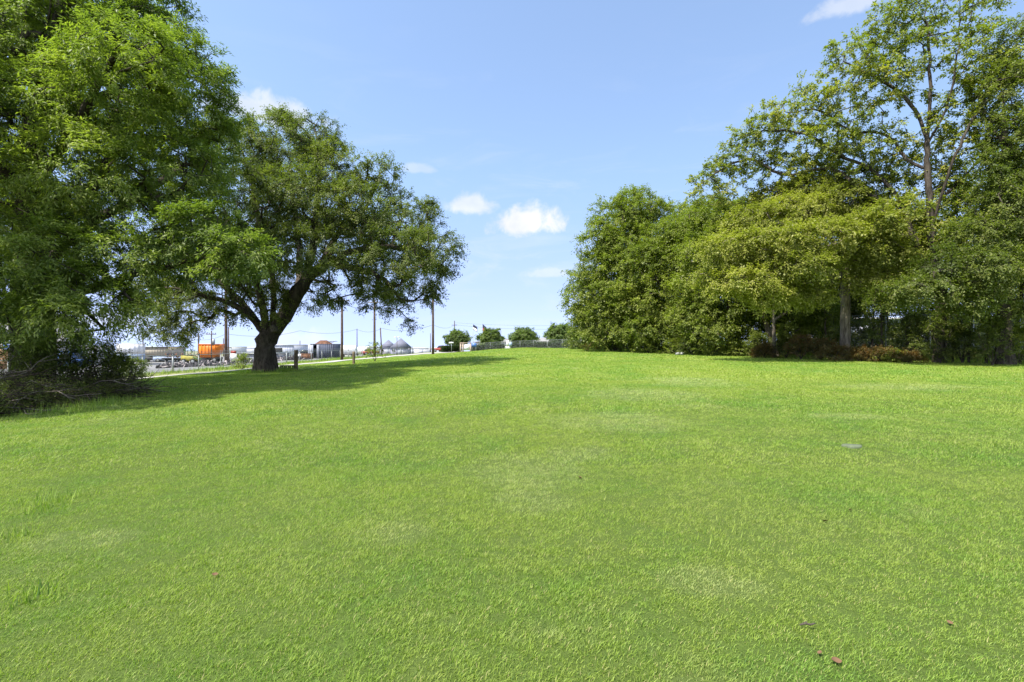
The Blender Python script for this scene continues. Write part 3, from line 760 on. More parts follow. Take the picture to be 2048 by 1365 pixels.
# deeper rows of the belt
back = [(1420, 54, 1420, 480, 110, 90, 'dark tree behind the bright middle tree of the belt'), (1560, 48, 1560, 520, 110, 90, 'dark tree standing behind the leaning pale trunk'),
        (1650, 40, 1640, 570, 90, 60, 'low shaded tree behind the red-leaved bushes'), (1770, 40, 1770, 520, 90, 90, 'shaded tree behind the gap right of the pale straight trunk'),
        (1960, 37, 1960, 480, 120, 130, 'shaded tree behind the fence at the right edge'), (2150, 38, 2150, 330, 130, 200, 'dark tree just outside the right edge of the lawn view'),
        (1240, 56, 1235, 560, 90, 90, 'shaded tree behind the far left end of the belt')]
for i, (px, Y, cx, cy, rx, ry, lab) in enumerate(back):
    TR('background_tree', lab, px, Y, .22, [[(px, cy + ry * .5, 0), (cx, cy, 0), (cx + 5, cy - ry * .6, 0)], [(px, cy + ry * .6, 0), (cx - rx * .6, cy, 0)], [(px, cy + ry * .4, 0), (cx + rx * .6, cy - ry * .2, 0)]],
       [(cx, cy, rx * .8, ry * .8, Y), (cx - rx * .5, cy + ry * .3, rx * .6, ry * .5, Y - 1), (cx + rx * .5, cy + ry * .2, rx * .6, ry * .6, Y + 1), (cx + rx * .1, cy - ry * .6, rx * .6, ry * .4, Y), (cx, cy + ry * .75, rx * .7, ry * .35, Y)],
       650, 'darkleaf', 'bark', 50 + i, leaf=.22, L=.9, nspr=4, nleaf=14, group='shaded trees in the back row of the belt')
TG = 'dark thicket filling the back of the belt'
for i, (px, Y, w, hh, where) in enumerate([(1175, 53, 5, 3.5, 'at the far left end'), (1225, 54, 5, 4.5, 'behind the darkest tree'), (1280, 53, 5.5, 4.5, 'between the dark tree and the rounded tree'), (1335, 50, 5.5, 4.5, 'behind the rounded fresh green tree'),
                                           (1395, 47, 5.5, 4.5, 'between the rounded and the layered tree'), (1450, 45, 5.5, 4.5, 'behind the bright layered tree'), (1510, 43, 5.5, 4.5, 'left of the leaning pale trunk'), (1570, 41, 5, 4.2, 'right of the leaning pale trunk'),
                                           (1630, 39.5, 5, 3.6, 'behind the tallest red-leaved bush'), (1700, 40.5, 5, 3.6, 'behind the straight pale trunk'), (1775, 40, 4.5, 2.0, 'behind the gap right of the straight pale trunk'), (1850, 38.5, 5, 3.2, 'behind the open-crowned tree'),
                                           (1915, 37, 5, 3.0, 'left of the dark glossy tree, behind the tall fence'), (1985, 37, 5, 2.6, 'behind the dark glossy tree'), (2050, 35.5, 5, 3.4, 'at the right edge, behind the tall fence')]):
    THICKETS.append((px, Y, w, hh, 'dense dark thicket ' + where, i))
# bare saplings and vines in the gloom under the belt
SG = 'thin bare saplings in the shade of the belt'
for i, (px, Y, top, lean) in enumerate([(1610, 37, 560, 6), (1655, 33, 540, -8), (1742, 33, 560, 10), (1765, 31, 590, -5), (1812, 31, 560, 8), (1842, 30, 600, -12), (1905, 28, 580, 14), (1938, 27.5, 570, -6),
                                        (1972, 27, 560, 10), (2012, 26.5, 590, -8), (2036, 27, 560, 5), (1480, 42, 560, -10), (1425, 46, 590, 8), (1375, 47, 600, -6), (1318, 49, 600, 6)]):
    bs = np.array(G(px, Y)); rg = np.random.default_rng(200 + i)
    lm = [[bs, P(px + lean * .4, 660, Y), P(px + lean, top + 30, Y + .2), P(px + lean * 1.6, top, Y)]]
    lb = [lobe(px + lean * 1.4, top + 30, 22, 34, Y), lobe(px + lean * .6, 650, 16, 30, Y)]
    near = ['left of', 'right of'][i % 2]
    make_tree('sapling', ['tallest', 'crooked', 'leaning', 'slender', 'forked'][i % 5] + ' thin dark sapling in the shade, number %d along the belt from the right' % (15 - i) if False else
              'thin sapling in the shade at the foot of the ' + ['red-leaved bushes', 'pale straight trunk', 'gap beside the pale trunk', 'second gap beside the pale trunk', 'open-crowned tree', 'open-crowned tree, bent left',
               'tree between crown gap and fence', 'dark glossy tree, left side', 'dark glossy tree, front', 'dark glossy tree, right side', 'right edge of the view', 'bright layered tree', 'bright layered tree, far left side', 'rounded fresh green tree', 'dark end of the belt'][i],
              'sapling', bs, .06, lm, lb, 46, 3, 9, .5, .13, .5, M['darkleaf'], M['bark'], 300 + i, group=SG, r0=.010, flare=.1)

# shrubs
def shrub(name, label, px, Y, w, hh, mat, seed, n=60, leaf=.10, asp=.55, group=None, nspr=4, nleaf=11, cat='shrub', base=None, dens=1.0, L=.34):
    bs = np.array(G(px, Y)) if base is None else np.array(base)
    rng = np.random.default_rng(seed)
    root = empty(name, tuple(bs), label, cat, group)
    n = int(n * dens)
    a = rng.uniform(0, 6.28, n); rr = np.sqrt(rng.random(n)) * w / 2; zz = rng.random(n) ** .7 * hh
    f = np.sqrt(np.clip(1.05 - (zz / hh) ** 1.8, .08, 1))
    tips = np.stack([bs[0] + np.cos(a) * rr * f, bs[1] + np.sin(a) * rr * f * .8, bs[2] + .08 + zz], -1)
    out = unit(tips - bs + np.array([0, 0, .1]))
    sk = Skel(bs, 6000)
    for k in range(6):
        aa = k * 1.05 + rng.random(); sk.limb([bs, bs + np.array([math.cos(aa) * w * .12, math.sin(aa) * w * .1, hh * .3]), bs + np.array([math.cos(aa) * w * .26, math.sin(aa) * w * .22, hh * .65])], rng, .12, .01, attach=0)
    sk.grow(tips, rng, .25, jit=.05)
    r = sk.radii(.05, .006); V, Q = sk.tubes(r, rng, 0.1)
    np_mesh('stem', V, Q, M['bark'], root, world=True)
    V, F, t = foliage(rng, tips, out, nspr, nleaf, L, leaf, asp, .15, .5)
    np_mesh('foliage', V, F, M[mat], root, attr=t, world=True)
    return root
SHG = 'low shrubs along the foot of the tree belt'
edge = [ # px, Y, w, h, mat, label
    (1188, 50, 2.6, 1.1, 'redleaf', 'brownish scrub at the far left foot of the belt'), (1222, 47, 2.2, .9, 'midleaf', 'low green shrub near the left end of the belt'), (1262, 45, 3.0, 1.3, 'darkleaf', 'dark green shrub under the dark end of the belt'),
    (1296, 42, 2.6, 1.1, 'midleaf', 'broad fresh green shrub at the lawn edge, left of the white litter'), (1352, 40, 2.6, 1.0, 'midleaf', 'sprawling green shrub at the lawn edge below the rounded tree'),
    (1385, 38, 2.6, 1.2, 'darkleaf', 'dark shrub at the lawn edge just left of the ivy mound'), (1425, 37, 2.6, 1.1, 'midleaf', 'mound of light ivy-like leaves at the lawn edge'), (1475, 36, 2.6, .9, 'midleaf', 'green shrub mixed with dead red leaves below the layered tree'),
    (1520, 35, 2.2, 1.5, 'darkleaf', 'dark shrub around the foot of the leaning pale trunk'), (1572, 34, 2.2, 1.3, 'darkleaf', 'dark shrub immediately left of the red-leaved bushes'),
    (1778, 28.5, 2.2, .45, 'midleaf', 'low green shrub in front of the gap under the belt'), (1830, 29.3, 2.6, 2.6, 'darkleaf', 'dark vine-covered shrub under the open-crowned tree'), (1880, 27.6, 2.0, 2.7, 'darkleaf', 'dark tangled shrub around the foot of the open-crowned tree'),
    (1925, 27.5, 2.2, 2.1, 'darkleaf', 'dark shrub left of the right-edge thicket'), (1985, 25.6, 2.4, 2.3, 'darkleaf', 'dark shrub near the right edge of the view'), (2040, 26, 2.2, 1.8, 'midleaf', 'tall green shrub cut by the right edge of the view'),
    (1530, 33.5, 1.6, .7, 'redleaf', 'small russet shrub at the foot of the leaning trunk')]
for i, (px, Y, w, hh, mt, lab) in enumerate(edge):
    shrub('shrub', lab, px, Y, w, hh, mt, 400 + i, 90, group=SHG)
RG = 'red-leaved bushes at the edge of the lawn'
for i, (px, Y, w, hh, lab) in enumerate([(1602, 32, 2.4, 1.35, 'tallest red-leaved bush, left of the pale straight trunk'), (1640, 31, 2.4, 1.1, 'middle red-leaved bush of the group left of the pale trunk'),
                                         (1675, 29.5, 2.4, .7, 'low red-leaved bush in front of the pale straight trunk'), (1765, 28.5, 2.2, .6, 'red-leaved bush right of the pale straight trunk'), (1812, 28, 2.0, .45, 'smallest red-leaved bush, farthest right'),
                                         (1720, 28.8, 1.2, .6, 'sparse red-leaved bush just right of the pale trunk')]):
    shrub('shrub', lab, px, Y, w, hh, 'redleaf', 450 + i, 80, leaf=.09, group=RG)

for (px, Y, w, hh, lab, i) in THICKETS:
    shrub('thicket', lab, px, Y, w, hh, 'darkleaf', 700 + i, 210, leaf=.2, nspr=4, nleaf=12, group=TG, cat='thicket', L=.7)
def undergrowth():
    rng = np.random.default_rng(91)
    n = 3400; Y = rng.uniform(25, 58, n); xe = np.interp(Y, [25, 28, 34.8, 43, 53, 58], [30, 28.6, 23.4, 21.6, 15.6, 7.2])
    x = xe + rng.random(n) ** 1.6 * 5.5 - .3; z = H(x, Y) + rng.random(n) ** 1.5 * .55 * np.clip((x - xe + .6), .2, 1)
    tips = np.stack([x, Y, z], -1)
    for nm, mt, sel in (('undergrowth', 'scrubleaf', slice(0, None)),):
        V, F, t = foliage(rng, tips[sel], np.tile([0, 0, 1.], (len(tips[sel]), 1)), 3, 8, .38, .12, .5, .05, .4)
        o = np_mesh(nm, V, F, M[mt], attr=t); tag(o, 'muted brown-green weeds and leaf litter along the foot of the tree belt', 'undergrowth', None, 'stuff')
M['scrubleaf'] = leaf_mat('scrub_leaves', (.080, .060, .028), (.110, .120, .030), (.190, .150, .060))
undergrowth()
# left thicket around the brush pile
LG = 'shrubs growing out of the brush pile'
for i, (px, Y, w, hh, mt, lab) in enumerate([(20, 15.5, 2.6, 1.7, 'darkleaf', 'dark thick shrub left of the pecan trunk'), (-60, 14.5, 2.6, 1.8, 'darkleaf', 'dark shrub at the left edge of the view'), (125, 15.2, 1.7, 1.5, 'darkleaf', 'dark shrub right of the pecan trunk'),
                                             (160, 15.2, 1.5, 1.75, 'midleaf', 'lanky green shrub above the middle of the brush pile'), (205, 15.4, 1.5, 1.5, 'midleaf', 'airy sunlit shrub near the right end of the brush pile'), (240, 15.6, 1.3, 1.1, 'midleaf', 'rightmost low shrub of the brush pile'),
                                             (75, 13.8, 1.6, 1.4, 'darkleaf', 'dark shrub in front of the pecan trunk')]):
    shrub('shrub', lab, px, Y, w, hh, mt, 480 + i, 110, leaf=.065, group=LG, nspr=4, nleaf=10)

# the brush pile itself
def brush_pile():
    rng = np.random.default_rng(77)
    bs = G(110, 13.0)
    root = empty('brush_pile', bs, 'heap of cut branches and dead twigs under the towering tree', 'brush pile')
    def pilepoint():
        px = rng.uniform(-120, 262); t = np.clip((px + 20) / 292, 0, 1)
        Yf = 10.6 + 3.9 * t; Y = Yf + rng.uniform(0, 1) * (2.6 - .8 * t)
        x = X(px, Y); hm = (1.0 - .45 * t) * (1 - .35 * abs((Y - Yf) / 2.6 * 2 - 1.2)); hm = max(.15, hm)
        return np.array([x, Y, h(x, Y) + rng.random() ** 1.2 * hm]), hm
    mb = MB()
    for i in range(900):
        p, hm = pilepoint(); a = rng.normal(0.35, .6); l = min(rng.uniform(.4, 1.3), .2 + .8 * max(0, -10.4 - p[0])); r = rng.uniform(.004, .012)
        if rng.random() < .4: a += math.pi * .5
        d = np.array([math.cos(a), math.sin(a) * .6, rng.normal(0, .22)]); c = p + d * l * .5 + rng.normal(0, .10, 3); q = p + d * l + rng.normal(0, .12, 3)
        pts = [p, (p + c) / 2 + rng.normal(0, .03, 3), c, q]
        for u in pts: u[2] = max(u[2], h(u[0], u[1]) + .02)
        mb.tube(pts, [r, r * .9, r * .8, r * .4], 4, False)
    mb.build('twigs', M['deadtwig'], root).location = -Vector(bs)
    for i in range(24):
        mb = MB()
        p, hm = pilepoint(); a = rng.normal(0.25, .35); l = min(rng.uniform(1.0, 2.3), .25 + .8 * max(0, -10.4 - p[0])); r = rng.uniform(.012, .026)
        d = np.array([math.cos(a), math.sin(a) * .5, rng.normal(0.02, .10)])
        pts = [p]
        for k in range(5): pts.append(pts[-1] + d * l / 5 + rng.normal(0, .05, 3))
        pts = np.array(pts); pts[:, 2] = np.maximum(pts[:, 2], [h(q[0], q[1]) + .03 for q in pts])
        mb.tube(pts, list(np.linspace(r, r * .35, 6)), 7)
        for k in (2, 3):
            q = pts[k]; dd = d + rng.normal(0, .45, 3); e = q + unit(dd) * l * .25; f = e + unit(dd + rng.normal(0, .3, 3)) * l * .15
            mb.tube([q, e, f], [r * .5, r * .35, r * .15], 5, False)
        mb.build('branch', M['stick'], root, True).location = -Vector(bs)
    # withered leaves clinging to the heap
    tips = np.array([pilepoint()[0] for _ in range(1500)])
    V, F, t = foliage(rng, tips, unit(rng.normal(0, 1, tips.shape)), 3, 9, .3, .05, .5, .2, .3)
    np_mesh('withered_leaves', V, F, M['darkleaf'], root, attr=t, world=True)
brush_pile()

# small shoots by the power pole
shrub('shrub', 'small leafy shoot at the foot of the middle power pole', 750, 44, 2.0, 1.5, 'midleaf', 520, 34, leaf=.13, nspr=3, nleaf=8)
shrub('shrub', 'weedy young shrub on the verge left of the oak trunk', 484, 40, 1.6, 1.0, 'midleaf', 521, 40, leaf=.10)
shrub('shrub', 'weedy shrub against the yard fence behind the brush pile', 268, 35, 2.2, 1.2, 'darkleaf', 522, 60, leaf=.10)

# four round trees far off
FG = 'round trees in a row beyond the far fence'
for i, (px, cy, rx, ry, Y, lab) in enumerate([(915, 677, 22, 15, 118, 'round grey-green tree, leftmost of the far row'), (981, 675, 21, 17, 112, 'round tree below the dark flag in the far row'),
                                              (1047, 673, 24, 16, 106, 'round tree third from the left in the far row'), (1121, 666, 26, 17, 98, 'tallest round tree, nearest the belt, in the far row')]):
    bs = np.array(G(px, Y))
    lm = [[bs, P(px, cy + ry + 2, Y), P(px + 1, cy, Y)], PP(Y, (px, cy + ry, 0), (px - rx * .5, cy, -.5)), PP(Y, (px, cy + ry, 0), (px + rx * .5, cy, .5))]
    lb = [lobe(px, cy, rx * .85, ry * .8, Y), lobe(px - rx * .45, cy + 3, rx * .55, ry * .7, Y - .5), lobe(px + rx * .45, cy + 2, rx * .55, ry * .7, Y + .5), lobe(px, cy - ry * .4, rx * .6, ry * .6, Y)] + [lobe(px + rx * .95 * math.cos(q * 1.1 + i), cy + ry * .85 * math.sin(q * 1.1 + i) * (1 if math.sin(q * 1.1 + i) < 0 else .6), rx * .28, ry * .3, Y, None, 1.2) for q in range(6)]
    make_tree('round_tree', lab, 'tree', bs, .16, lm, lb, 420, 4, 10, .62, .26, .6, M['farleaf'], M['bark'], 600 + i, group=FG, r0=.02, minr=.03)
#__BACKGROUND__
# ------------------------------------------------------------------ materials for built things
M['wood'] = bark_mat('weathered_wood', (.10, .075, .045), (.24, .19, .12), 9)
M['creosote'] = bark_mat('creosoted_pole', (.045, .030, .022), (.115, .080, .060), 7)
M['greypole'] = bark_mat('grey_pole', (.09, .085, .08), (.17, .16, .15), 7)
M['galv'] = flat_mat('galvanised_steel', (.30, .31, .30), .5, .4, .15)
M['white'] = flat_mat('white_paint', (.70, .70, .69), .5, 0, .12)
M['whiterib'] = ribbed_mat('white_ribbed_metal', (.70, .70, .70), .5)
M['bluewhite'] = ribbed_mat('lavender_metal_wall', (.52, .54, .64), .6)
M['greywall'] = ribbed_mat('grey_metal_wall', (.26, .27, .30), .5)
M['tanrib'] = ribbed_mat('tan_corrugated_metal', (.42, .37, .28), .45)
M['bluegrey'] = flat_mat('blue_grey_paint', (.30, .37, .50), .5)
M['blue'] = flat_mat('blue_paint', (.10, .19, .46), .35)
M['navy'] = ribbed_mat('dark_blue_container_steel', (.055, .065, .10), .35, depth=.8)
M['contgrey'] = ribbed_mat('grey_container_door', (.36, .38, .43), .3)
M['orange'] = flat_mat('orange_paint', (.72, .20, .018), .45, 0, .2, 1.2)
M['yellow'] = flat_mat('yellow_paint', (.34, .30, .06), .6)
M['greenpaint'] = flat_mat('green_paint', (.06, .16, .05), .45)
M['red'] = flat_mat('red_paint', (.28, .06, .05), .45)
M['tyre'] = flat_mat('tyre_rubber', (.02, .02, .02), .9)
M['dark'] = flat_mat('dark_opening', (.012, .012, .014), .9)
M['frame'] = flat_mat('dark_steel_frame', (.05, .05, .055), .6)
M['rust'] = flat_mat('rusty_steel', (.16, .075, .04), .9, 0, .45)
M['glass'] = flat_mat('vehicle_glass', (.02, .025, .03), .08, 0, .1, 2, .6)
M['stucco'] = flat_mat('pale_stucco', (.60, .54, .48), .9, 0, .12)
M['shingle'] = ribbed_mat('grey_shingles', (.27, .26, .25), .28, 2, .9)
M['kioskroof'] = ribbed_mat('slate_blue_roof', (.17, .175, .22), .4, 2, .8)
M['kioskwall'] = flat_mat('lilac_grey_wall', (.40, .39, .50), .8)
M['fenceboard'] = ribbed_mat('brown_fence_boards', (.30, .17, .075), .15)
M['stone'] = flat_mat('pale_stone', (.125, .15, .085), .9, 0, .2, 12)
M['brick'] = flat_mat('tan_masonry', (.42, .33, .26), .9, 0, .2, 6)
M['rubble'] = flat_mat('dark_rubble', (.06, .055, .06), .95, 0, .5, 3)
M['rubblepale'] = flat_mat('pale_rubble', (.33, .29, .28), .95, 0, .4, 3)
M['wire'] = flat_mat('cable', (.05, .05, .055), .7)
M['flagdark'] = flat_mat('dark_flag_cloth', (.035, .04, .07), .9)
M['flagred'] = flat_mat('dull_red_flag_cloth', (.30, .045, .05), .9)
M['hedgeleaf'] = leaf_mat('hedge_leaves', (.020, .035, .015), (.040, .060, .022), (.060, .085, .030))
M['litter'] = flat_mat('white_plastic', (.4, .4, .38), .4)
M['deadleaf'] = flat_mat('dead_leaf', (.17, .095, .05), .9)
def netting_mat():
    m, b = new_mat('chain_link_netting')
    pos = b.n('ShaderNodeNewGeometry').outputs['Position']
    s = b.n('ShaderNodeSeparateXYZ'); b.put(s.inputs[0], pos)
    hh = b.math('ADD', s.outputs[0], s.outputs[1])
    def line(k):
        f = b.math('FRACT', b.math('DIVIDE', k, .085)); return b.math('LESS_THAN', f, .045)
    a = b.math('MAXIMUM', line(b.math('ADD', hh, s.outputs[2])), line(b.math('SUBTRACT', hh, s.outputs[2])))
    p = principled(b, (.40, .41, .40), .5, .4)
    t = b.n('ShaderNodeBsdfTransparent'); mx = b.n('ShaderNodeMixShader')
    b.put(mx.inputs[0], a); m.node_tree.links.new(t.outputs[0], mx.inputs[1]); m.node_tree.links.new(p, mx.inputs[2])
    return finish(m, b, mx.outputs[0])
M['net'] = netting_mat()

def at(o, loc): o.location = loc; return o
def part(mb, name, mat, root, smooth=False): return mb.build(name, M[mat], root, smooth)
def facing(x, y): return -math.atan2(x, y)      # yaw that turns local -y towards the camera

# ------------------------------------------------------------------ chain link fences
def fence(name, label, pts, hgt, step, group=None, topwire=False, pr=.03):
    pts = [Vector((x, y, 0)) for x, y in pts]
    bs = (pts[0].x, pts[0].y, h(pts[0].x, pts[0].y))
    root = empty(name, bs, label, 'fence', group)
    P_ = []
    for a, c in zip(pts[:-1], pts[1:]):
        n = max(1, round((c - a).length / step))
        for i in range(n): P_.append(a.lerp(c, i / n))
    P_.append(pts[-1])
    L = [Vector((p.x - bs[0], p.y - bs[1], h(p.x, p.y) - bs[2])) for p in P_]
    up = Vector((0, 0, 1))
    for i, p in enumerate(L):
        mb = MB(); r = pr * (1.6 if i in (0, len(L) - 1) or i % 6 == 0 else 1)
        mb.tube([p - up * .3, p + up * (hgt + .04)], r, 8); mb.tube([p + up * (hgt + .04), p + up * (hgt + .09)], [r * 1.25, r * .3], 8)
        part(mb, 'post', 'galv', root, True)
    mb = MB(); mb.tube([p + up * hgt for p in L], pr * .75, 6); part(mb, 'top_rail', 'galv', root, True)
    if topwire:
        mb = MB()
        for q in (.16, .30): mb.tube([p + up * (hgt + q) for p in L], .012, 4)
        for p in L: mb.tube([p + up * (hgt + .04), p + up * (hgt + .34)], .014, 4)
        part(mb, 'top_wire', 'galv', root)
    V = []; F = []
    for i, p in enumerate(L):
        V += [tuple(p + up * .03 + Vector((pr + .01, 0, 0))), tuple(p + up * (hgt - .01) + Vector((pr + .01, 0, 0)))]
        if i: F.append((2 * i - 2, 2 * i, 2 * i + 1, 2 * i - 1))
    o = np_mesh('wire_netting', V, F, M['net'], root)
    return root
fence('chain_link_fence', 'long chain-link fence with steel posts between the lane verge and the paved yard', [(-29.2, 22), (-28.8, 60), (-27.5, 92), (-23.5, 118)], 1.45, 3.55, topwire=True, pr=.045)
fence('chain_link_fence', 'chain-link fence on the far crest in front of the round trees', [(X(925, 92), 92), (X(1040, 86), 86), (X(1190, 74), 74)], 1.4, 3.0, pr=.022)
fence('chain_link_fence', 'tall chain-link fence in the gloom behind the right-hand trees', [(X(1690, 37), 37), (X(1860, 34), 34), (X(2140, 30.5), 30.5)], 2.9, 2.6, pr=.04)

# ------------------------------------------------------------------ utility poles and wires
def pole(label, px, Y, top_py, r, mat='creosote', arm=None, gear=False, group='utility poles along the lane and in the yard', lean=0.0, name='utility_pole'):
    g = G(px, Y); hgt = EYE - (top_py - HZ) / FPX * Y - g[2]
    root = empty(name, g, label, 'pole', group)
    mb = MB(); mb.tube([(0, 0, -.6), (lean * .3, 0, hgt * .3), (lean, 0, hgt)], [r, r * .9, r * .72], 12)
    part(mb, 'pole_shaft', mat, root, True)
    if arm:
        for k, (w, dz) in enumerate(arm):
            mb = MB(); mb.box(-w / 2 + lean, w / 2 + lean, -r - .10, -r - .004, hgt - dz, hgt - dz + .12)
            a = part(mb, 'crossarm', 'wood', root)
            for q in (-.45, -.15, .2, .45):
                ib = MB(); ib.tube([(q * w + lean, -r - .05, hgt - dz + .12), (q * w + lean, -r - .05, hgt - dz + .3)], [.05, .03], 8); part(ib, 'insulator', 'frame', a)
    if gear:
        mb = MB(); mb.tube([(lean + r + .22, 0, hgt - 2.2), (lean + r + .22, 0, hgt - 1.3)], .2, 12); mb.bar((lean, 0, hgt - 1.6), (lean + r + .2, 0, hgt - 1.6), .06); part(mb, 'transformer', 'galv', root, True)
    return Vector((g[0] + lean, g[1], g[2] + hgt))
p1 = pole('tall power pole standing left of the container beyond the lane', 684, 69, 596, .19, arm=[(2.2, .5)])
p2 = pole('tall power pole rising behind the small leafy shoot', 749, 80, 600, .20, arm=[(2.0, .5)])
p3 = pole('tall power pole on the near verge at the crest of the lawn', 866, 77, 588, .20, arm=[(2.0, .5)])
p4 = pole('thick dark power pole left of the oak trunk beside the white sign', 452, 76, 560, .24, arm=[(2.4, .6)])
p5 = pole('thinner pole touching the thick dark pole left of the oak', 457, 84, 655, .12)
p6 = pole('short leaning pole in front of the grey pyramid-roofed booths', 764, 104, 656, .15, lean=-.35)
p7 = pole('slim grey pole between the two tall poles right of the container', 714, 112, 658, .13, 'greypole')
p8 = pole('slim pole just left of the tall pole on the crest', 861, 122, 667, .12, 'greypole')
p9 = pole('pole with a short crossarm rising behind the leftmost round tree', 909, 150, 642, .16, arm=[(1.6, 1.4)])
p10 = pole('short pole rising above the white low roofs between oak and container', 600, 140, 682, .12)
p11 = pole('dark pole behind the left edge of the orange hopper', 397, 112, 667, .16)
p12 = pole('pole in front of the orange hopper with an angled bracket', 423, 78, 662, .10, arm=[(1.6, .6)], gear=True)
p13 = pole('short slim pole between the orange hopper and the thick dark pole', 447, 118, 677, .12)
p14 = pole('short pole above the tan open shed', 286, 128, 671, .15)
def wires(label, pts, sag, r=.022, n=14):
    root = None
    mb = MB()
    for a, c in zip(pts[:-1], pts[1:]):
        q = [a.lerp(c, i / n) - Vector((0, 0, sag * 4 * (i / n) * (1 - i / n))) for i in range(n + 1)]
        mb.tube(q, r, 5, False)
    o = mb.build('overhead_wire', M['wire']); tag(o, label, 'wire', 'overhead wires')
dz = Vector((0, 0, -.5))
def PV(px, py, Y): return Vector(P(px, py, Y))
wires('low overhead wire passing behind the oak trunk towards the tall poles', [PV(380, 676, 95), PV(452, 668, 84), PV(600, 662, 95), PV(714, 659, 112), PV(764, 657, 104)], .7)
wires('overhead wire from the leaning pole across the crest pole towards the belt', [PV(764, 657, 104), PV(866, 650, 90), PV(909, 650, 150), PV(1180, 656, 130)], .8)
wires('short slack wire between the two tall poles right of the oak trunk', [p1 + dz, p2 + dz, p3 + dz], .9)
wires('upper overhead wire running from the far pole towards the belt', [PV(909, 646, 150), PV(1200, 650, 125)], .5, .018)

# lamp post
def lamp(label, px, Y, top):
    g = G(px, Y); hgt = EYE - (top - HZ) / FPX * Y - g[2]
    root = empty('lamp_post', g, label, 'lamp post')
    mb = MB(); mb.tube([(0, 0, -.3), (0, 0, hgt)], [.09, .06], 8); part(mb, 'post', 'greypole', root, True)
    for s in (-1, 1):
        mb = MB(); mb.box(s * .12, s * .62, -.14, .14, hgt - .06, hgt + .1) if s > 0 else mb.box(-.62, -.12, -.14, .14, hgt - .06, hgt + .1)
        mb.bar((0, 0, hgt), (s * .12, 0, hgt), .06); part(mb, 'lamp_head', 'white', root)
lamp('twin-headed lamp post beside the taller pyramid-roofed booth', 794, 108, 675)

# ------------------------------------------------------------------ buildings
def wall_box(root, w, d, z, mat, name='wall', z0=-.3):
    mb = MB(); mb.box(-w / 2, w / 2, -d / 2, d / 2, z0, z); return part(mb, name, mat, root)
def opening(root, name, x0, x1, y, z0, z1, mat='dark', frame='white', out=.05):
    mb = MB(); t = .08
    mb.box(x0 - t, x0, y - out, y + .02, z0, z1); mb.box(x1, x1 + t, y - out, y + .02, z0, z1); mb.box(x0 - t, x1 + t, y - out, y + .02, z1, z1 + t)
    mb.box(x0 - t, x1 + t, y - out, y + .02, z0 - t, z0)
    f = part(mb, name, frame, root)
    mb = MB(); mb.box(x0, x1, y - out * .5, y + .01, z0, z1); part(mb, 'pane' if name == 'window' else 'leaf_panel', mat, f)
def flat_building(name, label, px0, px1, Y, top_py, wall, roof, d=6, rz=None, openings=(), group=None, over=.25, cat='building'):
    pc = (px0 + px1) / 2; g = G(pc, Y); w = (px1 - px0) / FPX * Y
    hgt = EYE - (top_py - HZ) / FPX * Y - g[2]
    root = empty(name, g, label, cat, group, 0 if rz is None else rz)
    wall_box(root, w, d, hgt - .18, wall)
    mb = MB(); mb.box(-w / 2 - over, w / 2 + over, -d / 2 - over, d / 2 + over, hgt - .18, hgt); mb.box(-w / 2 + .4, w / 2 - .4, -d / 2 + .4, d / 2 - .4, hgt, hgt + .06)
    part(mb, 'roof', roof, root)
    for (nm, a, c, z0, z1, mt) in openings:
        opening(root, nm, -w / 2 + a * w, -w / 2 + c * w, -d / 2, z0 * hgt, z1 * hgt, mt)
    return root
def gable_building(name, label, px0, px1, Y, eave_py, ridge_py, wall, roof, d=7, openings=(), rz=0):
    pc = (px0 + px1) / 2; g = G(pc, Y); w = (px1 - px0) / FPX * Y
    he = EYE - (eave_py - HZ) / FPX * Y - g[2]; hr = EYE - (ridge_py - HZ) / FPX * Y - g[2]
    root = empty(name, g, label, 'building', None, rz)
    mb = MB(); mb.box(-w / 2, w / 2, -d / 2, d / 2, -.3, he)
    for s in (-1, 1):
        x = s * w / 2; mb.add([(x, -d / 2, he), (x, d / 2, he), (x, 0, hr - .1)], (), [(0, 1, 2)])
    part(mb, 'wall', wall, root)
    mb = MB(); o = .45; sl = (hr - he) / (d / 2)
    for s in (-1, 1):
        y1 = s * (d / 2 + o); z1 = he - sl * o
        a = [(-w / 2 - o, 0, hr), (w / 2 + o, 0, hr), (w / 2 + o, y1, z1), (-w / 2 - o, y1, z1)]
        vs = a + [(x, y, z + .14) for x, y, z in a]
        mb.add(vs, [(0, 1, 2, 3), (7, 6, 5, 4), (0, 4, 5, 1), (1, 5, 6, 2), (2, 6, 7, 3), (3, 7, 4, 0)])
    part(mb, 'roof', roof, root)
    mb = MB(); mb.box(-w / 2 - o, w / 2 + o, -d / 2 - o - .05, -d / 2 - o - .003, he - sl * o - .12, he - sl * o + .14); part(mb, 'fascia', 'white', root)
    for (nm, a, c, z0, z1, mt) in openings: opening(root, nm, -w / 2 + a * w, -w / 2 + c * w, -d / 2, z0 * he, z1 * he, mt)
    return root
gable_building('house', 'pale stucco house with grey gabled roof at the left edge, behind the thick-trunked tree', -190, 125, 74, 668, 630, 'stucco', 'shingle', 9,
               [('window', .2, .3, .4, .75, 'glass'), ('window', .62, .72, .4, .75, 'glass'), ('door', .82, .88, .02, .75, 'blue')])
flat_building('garage', 'white ribbed garage between the pale house and the white trailer', 112, 196, 72, 692, 'whiterib', 'white', 6, openings=[('door', .1, .55, .02, .8, 'contgrey'), ('door', .86, .97, .02, .72, 'greywall')])
flat_building('shed', 'long low grey shed just left of the oak trunk', 474, 566, 92, 706, 'greywall', 'galv', 5, openings=[('window', .1, .2, .4, .8, 'dark'), ('window', .6, .7, .4, .8, 'dark')])
